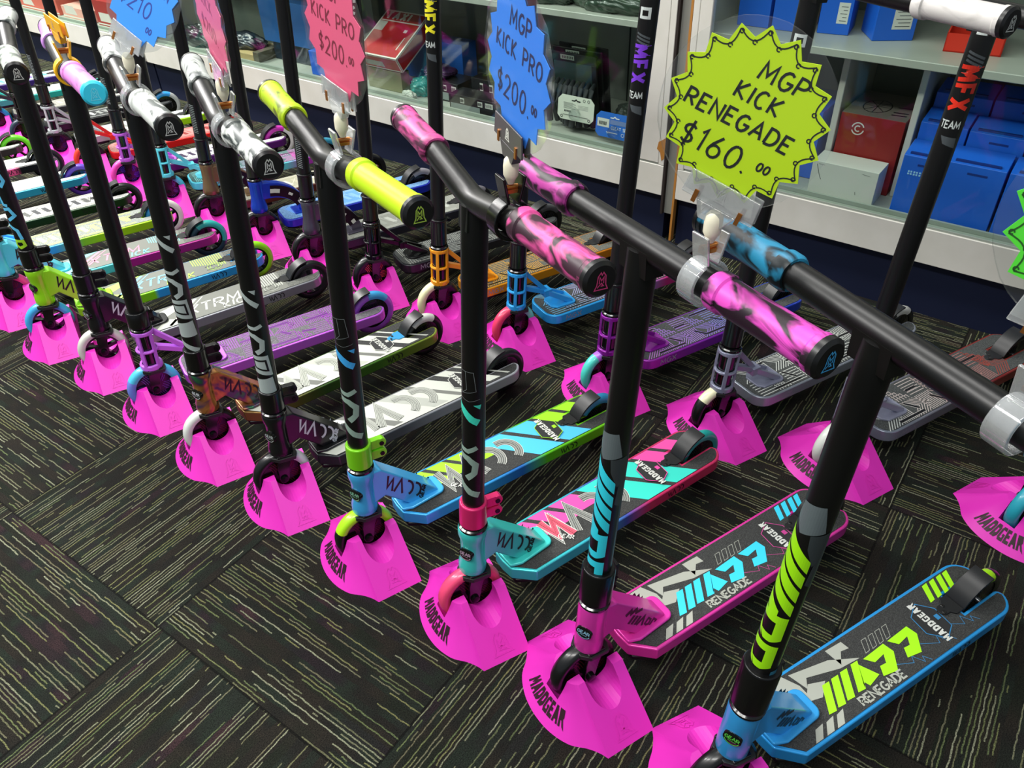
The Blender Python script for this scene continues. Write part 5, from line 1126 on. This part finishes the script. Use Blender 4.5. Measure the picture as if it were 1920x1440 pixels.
blister(1.180, 1.312, .288, .362, .075, 'd8dccc', 'white hang card with small print and barcode in the middle cabinet', '33383a', w_white)
blister(1.036, 1.166, .264, .338, .066, '2a6fd0', 'blue hang card with white barcode patch beside the white post', 'e8ecf0', w_blue)
BLKC = mat('17181a', .4)
def barcode_box(x0, x1, s0, s1, z0, z1, label, lid=False):
    b = MB(); b.box(x0, x1, s0, s1, z0, z1, BLKC); o = good(b, 'barcode_box', label, 'box', 'black boxes with white barcodes', bevel=.001, seg=1)
    q = MB(); w = s1 - s0; h = z1 - z0; f = lambda u, v: (x0 - .0006, s1 - u, z0 + v)
    q.flat([(.006, h * .08), (w * .66, h * .08), (w * .66, h * .48), (.006, h * .48)], mat('8a9490', .4), f)
    for k, (u0, u1) in enumerate(((.24 * w, .33 * w), (.62 * w, .72 * w) if not lid else (.5 * w, .6 * w), (.78 * w, .94 * w))):
        q.flat([(u0, h * .56), (u1, h * .56), (u1, h * .86), (u0, h * .86)], WHT, f)
        for s in range(5): q.ribbon([(u0 + (u1 - u0) * (s + .7) / 6, h * .62), (u0 + (u1 - u0) * (s + .7) / 6, h * .80)], .0022, INK, lambda u, v: (x0 - .0010, s1 - u, z0 + v))
    q.build('box_print', o, smooth=0)
barcode_box(.045, .12, 1.535, 1.735, .2465, .302, 'front black box with white barcodes and grey panel on the cabinet floor')
barcode_box(.125, .18, 1.545, 1.70, .2465, .338, 'upright black box standing behind the barcode box', True)
barcode_box(.10, .20, 1.742, 1.87, .2465, .312, 'black box with fine white lines partly behind the bar with yellow letters', True)
b = MB(); T = Matrix.Translation((.24, 1.60, .2465)); b.box(0, .08, -.05, .07, 0, .125, mat('8f948a', .5), T); good(b, 'grey_carton', 'pale grey carton at the back above the black boxes', 'box', bevel=.001, seg=1)
# red box resting on other goods
RB = Matrix.Translation((.080, 2.075, .3215)) @ Matrix.Rotation(-.50, 4, 'Y'); b = MB(); b.box(0, .215, -.100, .100, 0, .060, mat('a81c1c', .4), RB); o = good(b, 'shoe_box', 'red box with white edges and lettering lying tilted in the middle cabinet', 'box', bevel=.001, seg=1)
q = MB(); f = lambda u, v: tuple(RB @ Vector((u, v, .0606))); cr = mat('d0ccc0', .5)
q.ribbon([(.003, -.097), (.212, -.097), (.212, .097), (.003, .097)], .006, cr, f, closed=True); q.ribbon([(.165, -.097), (.165, .097)], .005, cr, f)
write(q, 'TAXI', 0, 0, .032, .010, cr, lambda u, v: f(.174 + v, .080 - u), gap=.014)
q.flat([(.115, .055), (.160, .055), (.160, .094), (.115, .094)], mat('a8a49c', .5), f); q.flat([(.12, -.045), (.134, -.045), (.134, -.060), (.12, -.060)], cr, f); q.ribbon([(.04, -.070), (.10, -.070)], .004, cr, f)
ff = lambda u, v: tuple(RB @ Vector((-.0006, v, u))); q.ribbon([(.003, -.097), (.057, -.097), (.057, .097), (.003, .097)], .005, cr, ff, closed=True); q.flat([(.012, -.02), (.036, -.02), (.036, .07), (.012, .07)], mat('b0aca4', .5), ff)
fs = lambda u, v: tuple(RB @ Vector((u, -.1006, v))); q.ribbon([(.003, .003), (.212, .003), (.212, .057), (.003, .057)], .005, cr, fs, closed=True)
q.build('box_print', o, smooth=0)
def soft_bag(cx, cy, cz, sx, sy, sz, m, name, label, seed):
    rnd = random.Random(seed); bm = bmesh.new(); bmesh.ops.create_icosphere(bm, subdivisions=5, radius=1)
    for v in bm.verts:
        c = v.co; n = 1 + .14 * math.sin(c.x * 5 + seed) * math.cos(c.y * 6 + seed) + .07 * abs(math.sin(c.x * 11 + c.z * 7 + seed * 2)) - .06 * abs(math.sin(c.y * 13 - c.z * 9 + seed)) + .03 * math.sin(c.x * 23 + c.y * 19)
        v.co = Vector((v.co.x * sx * n, v.co.y * sy * n, max(-1, v.co.z * n) * sz))
        if v.co.z < -sz * .6: v.co.z = -sz * .6
    me = bpy.data.meshes.new(name); bm.to_mesh(me); bm.free(); me.materials.append(m); me.polygons.foreach_set('use_smooth', [True] * len(me.polygons))
    o = bpy.data.objects.new(name, me); COL.objects.link(o); o.matrix_world = CM @ Matrix.Translation((cx, cy, cz + sz * .6)); tag(o, label, 'bag', 'plastic bags of small parts'); return o
soft_bag(.120, 1.925, .2468, .042, .045, .035, mat('2f8f86', .25, 0, .4), 'parts_bag', 'crumpled teal plastic bag under the red box', 3)
soft_bag(.15, 1.865, .3125, .05, .06, .022, mat('4a2a52', .3, 0, .3), 'parts_bag', 'dark purple plastic bag lying on the black box', 5)
soft_bag(.052, 1.93, .2468, .014, .030, .018, mat('b8bcae', .3, 0, .3), 'parts_bag', 'small clear parts bag in front of the teal bag', 8)
soft_bag(.205, 1.125, .2468, .05, .046, .050, mat('4f5750', .35, 0, .3), 'parts_bag', 'grey-green plastic bag heaped behind the blue hang card', 11)
soft_bag(.128, 1.040, .2468, .030, .024, .025, mat('3a2440', .3, 0, .3), 'parts_bag', 'purple-black bag below the blue hang card', 12)
soft_bag(.10, 1.14, .6153, .05, .12, .040, mat('2f4032', .3, 0, .4), 'parts_bag', 'dark green plastic bag on the upper shelf beside the white post', 14)
soft_bag(.11, 1.36, .6153, .05, .10, .038, mat('26352a', .3, 0, .4), 'parts_bag', 'dark green plastic bag on the upper shelf behind the blue sign', 15)
b = MB(); b.box(.250, .33, 1.84, 2.20, .2465, .392, mat('1a55a8', .45)); good(b, 'cardboard_carton', 'tall blue carton standing behind the red box', 'carton', bevel=.0015, seg=1)
b = MB(); b.box(.082, .125, 1.99, 2.16, .2465, .3185, mat('8a8a6a', .6)); good(b, 'grey_carton', 'khaki carton holding up the red box', 'box', bevel=.001, seg=1)
b = MB(); b.box(.12, .272, 2.45, 2.78, .32, .48, mat('1c5a9a', .4)); b.box(.14, .27, 2.48, 2.76, .2465, .32, mat('24303c', .5)); good(b, 'blue_display_box', 'big dark blue box behind the glass left of the pink sign', 'box', bevel=.0015, seg=1)
b = MB(); b.box(.07, .11, 2.33, 2.46, .2465, .335, CART); good(b, 'cardboard_carton', 'bright blue carton low in the glass just left of the wide pink sign', 'carton', bevel=.0015, seg=1)
b = MB(); b.box(.06, .22, 2.80, 3.05, .2465, .272, mat('b09a6a', .6)); b.box(.06, .22, 2.765, 2.799, .2465, .285, mat('54503e', .6)); good(b, 'flat_carton', 'flat tan carton on the floor of the middle cabinet', 'box', bevel=.001, seg=1)
soft_bag(.13, 2.92, .2724, .05, .10, .036, mat('1d2730', .35, 0, .4), 'parts_bag', 'dark bag lying on the tan flat carton', 21)
soft_bag(.11, 3.22, .2468, .05, .10, .050, mat('2a2f2e', .3, 0, .4), 'parts_bag', 'black plastic bag between the two leftmost pink and blue signs', 22)
b = MB(); b.box(.28, .40, 2.30, 3.30, .2465, .56, mat('5a625a', .6)); good(b, 'grey_board', 'tall grey board at the back of the middle cabinet', 'board', smooth=0)
# far-left cabinet
for k, (s0, s1, z1, c, lab) in enumerate(((3.72, 3.98, .36, 'a8302e', 'dark red box nearest the white post in the far-left cabinet'), (4.02, 4.30, .30, 'e8a89a', 'pale pink-and-white box in the far-left cabinet'), (4.34, 4.72, .34, 'd8685a', 'salmon red box in the far-left cabinet'), (4.76, 5.2, .32, 'b08a7a', 'dusty pink box at the left end of the far-left cabinet'))):
    b = MB(); b.box(.07, .20, s0, s1, .2465, z1, mat(c, .45)); o = good(b, 'toy_box', lab, 'box', 'boxes in the far-left cabinet', bevel=.001, seg=1)
    q = MB(); f = lambda u, v: (.0696, s1 - u, .2465 + v); q.flat([(.03, .02), (.14, .02), (.12, .06), (.03, .06)], mat('d8d0c8', .5), f); q.ribbon([(.0, .008), (s1 - s0, .008)], .006, WHT, f); q.build('box_print', o, smooth=0)

# ------------------------------------------------------------------ assemble the two rows
ROOT = {}
def short(s): return s['label']
for i, s in enumerate(FS): ROOT['F', i] = build_scooter(s)
for i, s in enumerate(RS): ROOT['R', i] = build_scooter(s)
def sl(s):
    t = s['label']; 
    for a in ('front-row scooter ', 'back-row scooter ', 'nearest front-row scooter, '): t = t.replace(a, '')
    return t
SLF = ['nearest pink stand at the bottom edge, holding the sky-blue scooter', 'pink stand under the hot-pink scooter, largest whole stand in view', 'pink stand under the scooter with turquoise head tube and pink clamp', 'pink stand under the scooter with lime clamp, green-and-black wheel', 'pink stand under the all-black neck and clamp', 'pink stand under the oil-slick rainbow head tube', 'pink stand under the lilac open-frame neck in the front row', 'pink stand holding the white two-tone front wheel', 'pink stand holding the blue wheel under the lime head tube', 'pink stand at the left edge under the pale-cyan neck']
SLR = ['pink stand at the right edge holding the turquoise wheel', 'pink stand holding the white-and-red wheel, half behind the nearest bar', 'pink stand holding the cream-and-black wheel under a grey neck', 'pink stand holding the lilac-and-mint wheel under the purple neck', 'pink stand holding the pink-and-mint wheel under the blue neck', 'pink stand holding the cream wheel under the orange neck', 'pink stand holding the black wheel with red lines', 'pink stand holding the black wheel under the gunmetal head tube', 'pink stand under the royal blue head tube', 'pink stand under the bronze head tube', 'pink stand holding the cyan wheel under the pale cyan neck', 'pink stand holding the magenta wheel under the lilac back-row neck', 'pink stand holding the red-and-black wheel', 'pink stand holding the lime-and-black wheel under the silver neck', 'pink stand under the silver-lined black deck scooter', 'pink stand in the back row at the far left, third from the end', 'pink stand in the back row at the far left, second from the end', 'last pink stand of the back row at the far left']
for i, s in enumerate(FS):
    stand(s['o'], s['as'], SLF[i] if i < len(SLF) else 'pink stand under the ' + ('scooter with blue-to-lime deck', 'scooter with white line-patterned deck', 'scooter with cyan-sided deck', 'scooter with pink-sided deck', 'farthest front-row scooter')[i - 10])
for i, s in enumerate(RS): stand(s['o'], s['as'], SLR[i])

# ------------------------------------------------------------------ price signs and their clips
FILM = clear_mat((.97, .98, .98), .012, .08, 'laminate_film', .012, fres=.22); CLR = clear_mat((.93, .95, .95), .16, .06, 'clear_clip', .20, fres=.6)  # white diffuse mixed into the clip plastic paints in its bright highlights
NUB = mat('ece6cc', .35); COPPER = mat('b8763a', .3, .8); DKP = mat('4a464a', .3); BLKP = mat('0c0c0d', .25)
def bar_frame(i):
    s = FS[i]; a = s['as']; psi = a - s['ad']
    r = ROOT['F', i]; M = Matrix.Translation(r.location) @ Matrix.Rotation(r.rotation_euler.z, 4, 'Z')
    return M @ Matrix.Rotation(psi, 4, 'Z') @ Matrix.Rotation(-.0748, 4, 'Y'), s['bar']['z']
CF = {}
def clip(i, y, m, mtop, label, plate=True, turn=0.0, roll=0.0, lean=0.05, h=.078, nub=True, dz=0.0):
    """bar clamp, ball joint and sign jaw"""
    F, zb = bar_frame(i); zb += dz; r = empty('sign_clip'); r.matrix_world = F @ Matrix.Translation((0, y, zb)); tag(r, label, 'clip', 'sign clips on the handlebars')
    b = MB(); T = Matrix.Rotation(PI / 2, 4, 'X')
    n = 22; ri, ro, w = .0192, .0240, .011
    vs, fs = [], []
    for k in range(n + 1):
        a = math.radians(110 + 320 * k / n)
        for rr, yy in ((ri, -w), (ro, -w), (ro, w), (ri, w)): vs.append((rr * math.cos(a), yy, rr * math.sin(a)))
    for k in range(n):
        for q in range(4): fs.append((k * 4 + q, k * 4 + (q + 1) % 4, k * 4 + 4 + (q + 1) % 4, k * 4 + 4 + q))
    fs += [(3, 2, 1, 0), (n * 4, n * 4 + 1, n * 4 + 2, n * 4 + 3)]
    b.add(vs, fs, m)
    for sg in (-1, 1): b.beam((sg * .006, 0, .020), (sg * .013, 0, .050), .022, .0035, m, up=Vector((1, 0, 0)))
    b.build('bar_clamp', r, bevel=.0012, seg=1)
    b = MB(); b.box(-.009, .009, -.004, .004, .030, .034, COPPER); b.tube([(-.010, 0, .036), (.010, 0, .036)], .0028, COPPER, 10); b.build('spring', r)
    if nub:
        b = MB(); b.lathe([(.0035, .040), (.0060, .046), (.0082, .050), (.0086, .060), (.0080, .066), (.0050, .070)], NUB, 18); b.build('ball_joint', r)
    if plate:
        b = MB(); P = Matrix.Translation((0, 0, h)) @ Matrix.Rotation(turn, 4, 'Z') @ Matrix.Rotation(roll, 4, 'X') @ Matrix.Rotation(lean, 4, 'Y'); CF[i] = r.matrix_world @ P
        for sg in (-1, 1): b.prism([(-.036, .004), (.036, .004), (.034, .028), (-.034, .028)], sg * .003, sg * .0052, mtop, T=P @ Matrix(((0, 0, 1, 0), (1, 0, 0, 0), (0, 1, 0, 0), (0, 0, 0, 1))))
        b.prism([(-.012, -.012), (.012, -.012), (.020, .004), (-.020, .004)], -.0052, .0052, mtop, T=P @ Matrix(((0, 0, 1, 0), (1, 0, 0, 0), (0, 1, 0, 0), (0, 0, 0, 1))))
        j = b.build('jaw', r, bevel=.0008, seg=1, recalc=True)
        b = MB()
        for sg in (-1, 1):
            for x0, x1 in ((-.0066, -.0052), (.0052, .0066)): b.box(x0, x1, sg * .022 - .002, sg * .022 + .002, .000, .012, COPPER, P)
        f = lambda u, v: tuple(P @ Vector((.0056, u, v + .016)))
        emblem(b, 0, 0, .008, .0011, WHT if mtop is DKP else CLR, f)
        b.build('jaw_spring', j)
    return r
def sign(i, y, z, R, paper, lines, label, swirl=False, ink='101418', points=16, sx=1.0):
    r = empty('price_sign'); r.matrix_world = CF[i] @ Matrix.Translation((0, y, z))
    tag(r, label, 'sign', 'handwritten starburst price signs')
    T = Matrix(((0, 0, 1, 0), (1, 0, 0, 0), (0, 1, 0, 0), (0, 0, 0, 1)))
    st = []
    for k in range(points * 2):
        a = 2 * PI * (k + .5) / (points * 2) + .06; rr = R * (.985 if k % 2 else .845); st.append((rr * math.cos(a) * sx, rr * math.sin(a)))
    pap = mat(paper, .55)
    b = MB(); b.prism(st, -.0004, .0004, pap, T=T); card = b.build('star_card', r, smooth=0, recalc=True)
    q = MB(); im = mat(ink, .5); f = lambda u, v: (.0007, u, v)
    for t, u, v, h, w in lines: write(q, t, u, v, h, w, im, f, align='c', gap=h * .3, slant=.12, wob=.03)
    if swirl:
        for k in range(points * 2):
            p0, p1 = Vector(st[k]) * .955, Vector(st[(k + 1) % len(st)]) * .955
            tip, val = (p0, p1) if k % 2 else (p1, p0)
            nrm = -((p0 + p1) / 2).normalized() * R * .028
            pts = [p0.lerp(p1, t) + nrm * math.sin(PI * t) for t in (.02, .2, .4, .6, .8, .98)]
            q.ribbon([tuple(p) for p in pts], .0011, im, f); c = p0.lerp(p1, .93) + nrm * .7
            q.ribbon(arc(c.x, c.y, R * .022, 0, 320, 7), .0010, im, f)
    q.build('lettering', card, smooth=0)
    b = MB(); n = 40; rnd = random.Random(i)
    rim = [(R * 1.06 * math.cos(2 * PI * k / n) * sx, R * 1.06 * math.sin(2 * PI * k / n)) for k in range(n)]
    vs = [(.0013 + .0008 * math.sin(k * 2.3), x, z_) for k, (x, z_) in enumerate(rim)] + [(.0012, x * .8, z_ * .8) for x, z_ in rim] + [(-.0012 + .0008 * math.sin(k * 2.3), x, z_) for k, (x, z_) in enumerate(rim)] + [(-.0010, x * .8, z_ * .8) for x, z_ in rim]
    fs = [tuple(range(n, 2 * n)), tuple(range(4 * n - 1, 3 * n - 1, -1))]
    for k in range(n):
        j = (k + 1) % n; fs += [(k, j, n + j, n + k), (2 * n + j, 2 * n + k, 3 * n + k, 3 * n + j), (j, k, 2 * n + k, 2 * n + j)]
    b.add(vs, fs, FILM); b.build('laminate', r, smooth=30)
    return r
clip(1, .088, CLR, CLR, 'clear plastic clip holding the yellow-green price sign', turn=.46, roll=-.27, h=.071)
sign(1, -.014, .0850, .0755, 'cdf000', [('MGP', .016, .034, .0145, .0022), ('KICK', .004, .013, .0140, .0022), ('RENEGADE', -.004, -.010, .0138, .0024), ('$160.', -.012, -.043, .0205, .0024), ('00', .034, -.034, .0075, .0017)], 'yellow-green starburst sign reading MGP KICK RENEGADE $160', swirl=True, sx=.95, points=18)
clip(2, .090, BLKP, DKP, 'black clip with grey jaw holding the blue sign marked $200', turn=-.06, roll=-.11, dz=-.0056)
sign(2, .007, .0850, .0755, '2a86f0', [('MGP', .004, .036, .017, .0026), ('KICK PRO', .002, .008, .0165, .0026), ('$200.', -.008, -.036, .022, .0028), ('00', .042, -.028, .008, .002)], 'blue starburst sign reading MGP KICK PRO $200', ink='14205a')
clip(3, .070, CLR, CLR, 'clear plastic clip holding the wide pink sign', turn=.08, roll=-.09, dz=-.0095)
sign(3, .004, .0850, .0755, 'f4628c', [('MGP', .0, .036, .017, .0024), ('KICK PRO', .0, .008, .0165, .0024), ('$200.', -.006, -.028, .020, .0026), ('00', .040, -.022, .008, .0018)], 'wide pink starburst sign reading KICK PRO $200', ink='8a1a3a')
clip(4, .075, CLR, CLR, 'clear plastic clip holding the narrow pink sign', turn=.05, roll=-.20, dz=-.009, h=.070)
sign(4, -.002, .0850, .0755, 'f06a94', [('MGP', .0, .036, .017, .0022), ('KICK', .0, .008, .0165, .0022), ('$200.', -.006, -.030, .020, .0024)], 'pink starburst sign seen almost edge-on', ink='c03a66')
clip(5, .070, CLR, CLR, 'clear plastic clip holding the leftmost blue sign', turn=.40, roll=-.36, dz=-.0095, lean=-.33)
sign(5, .004, .0855, .0755, '2a92f4', [('MID CARBON', .0, .014, .012, .0019), ('$210', -.008, -.028, .024, .0024), ('00', .032, -.044, .008, .0018)], 'leftmost blue starburst sign priced 210 dollars', ink='1a3a9a')
clip(0, .128, CLR, CLR, 'clear plastic clip on the nearest bar at the right edge', turn=.42, roll=-.10, h=.070)
sign(0, .004, .0850, .0755, '5cf03a', [], 'bright green starburst sign cut by the right edge of the photo', swirl=True, ink='1c5a14')
YC = mat('f0b41c', .35)
clip(6, .055, YC, YC, 'empty yellow clip on the lilac-gripped bar', turn=.2, roll=-.1, nub=False, dz=-.0115, h=.060)
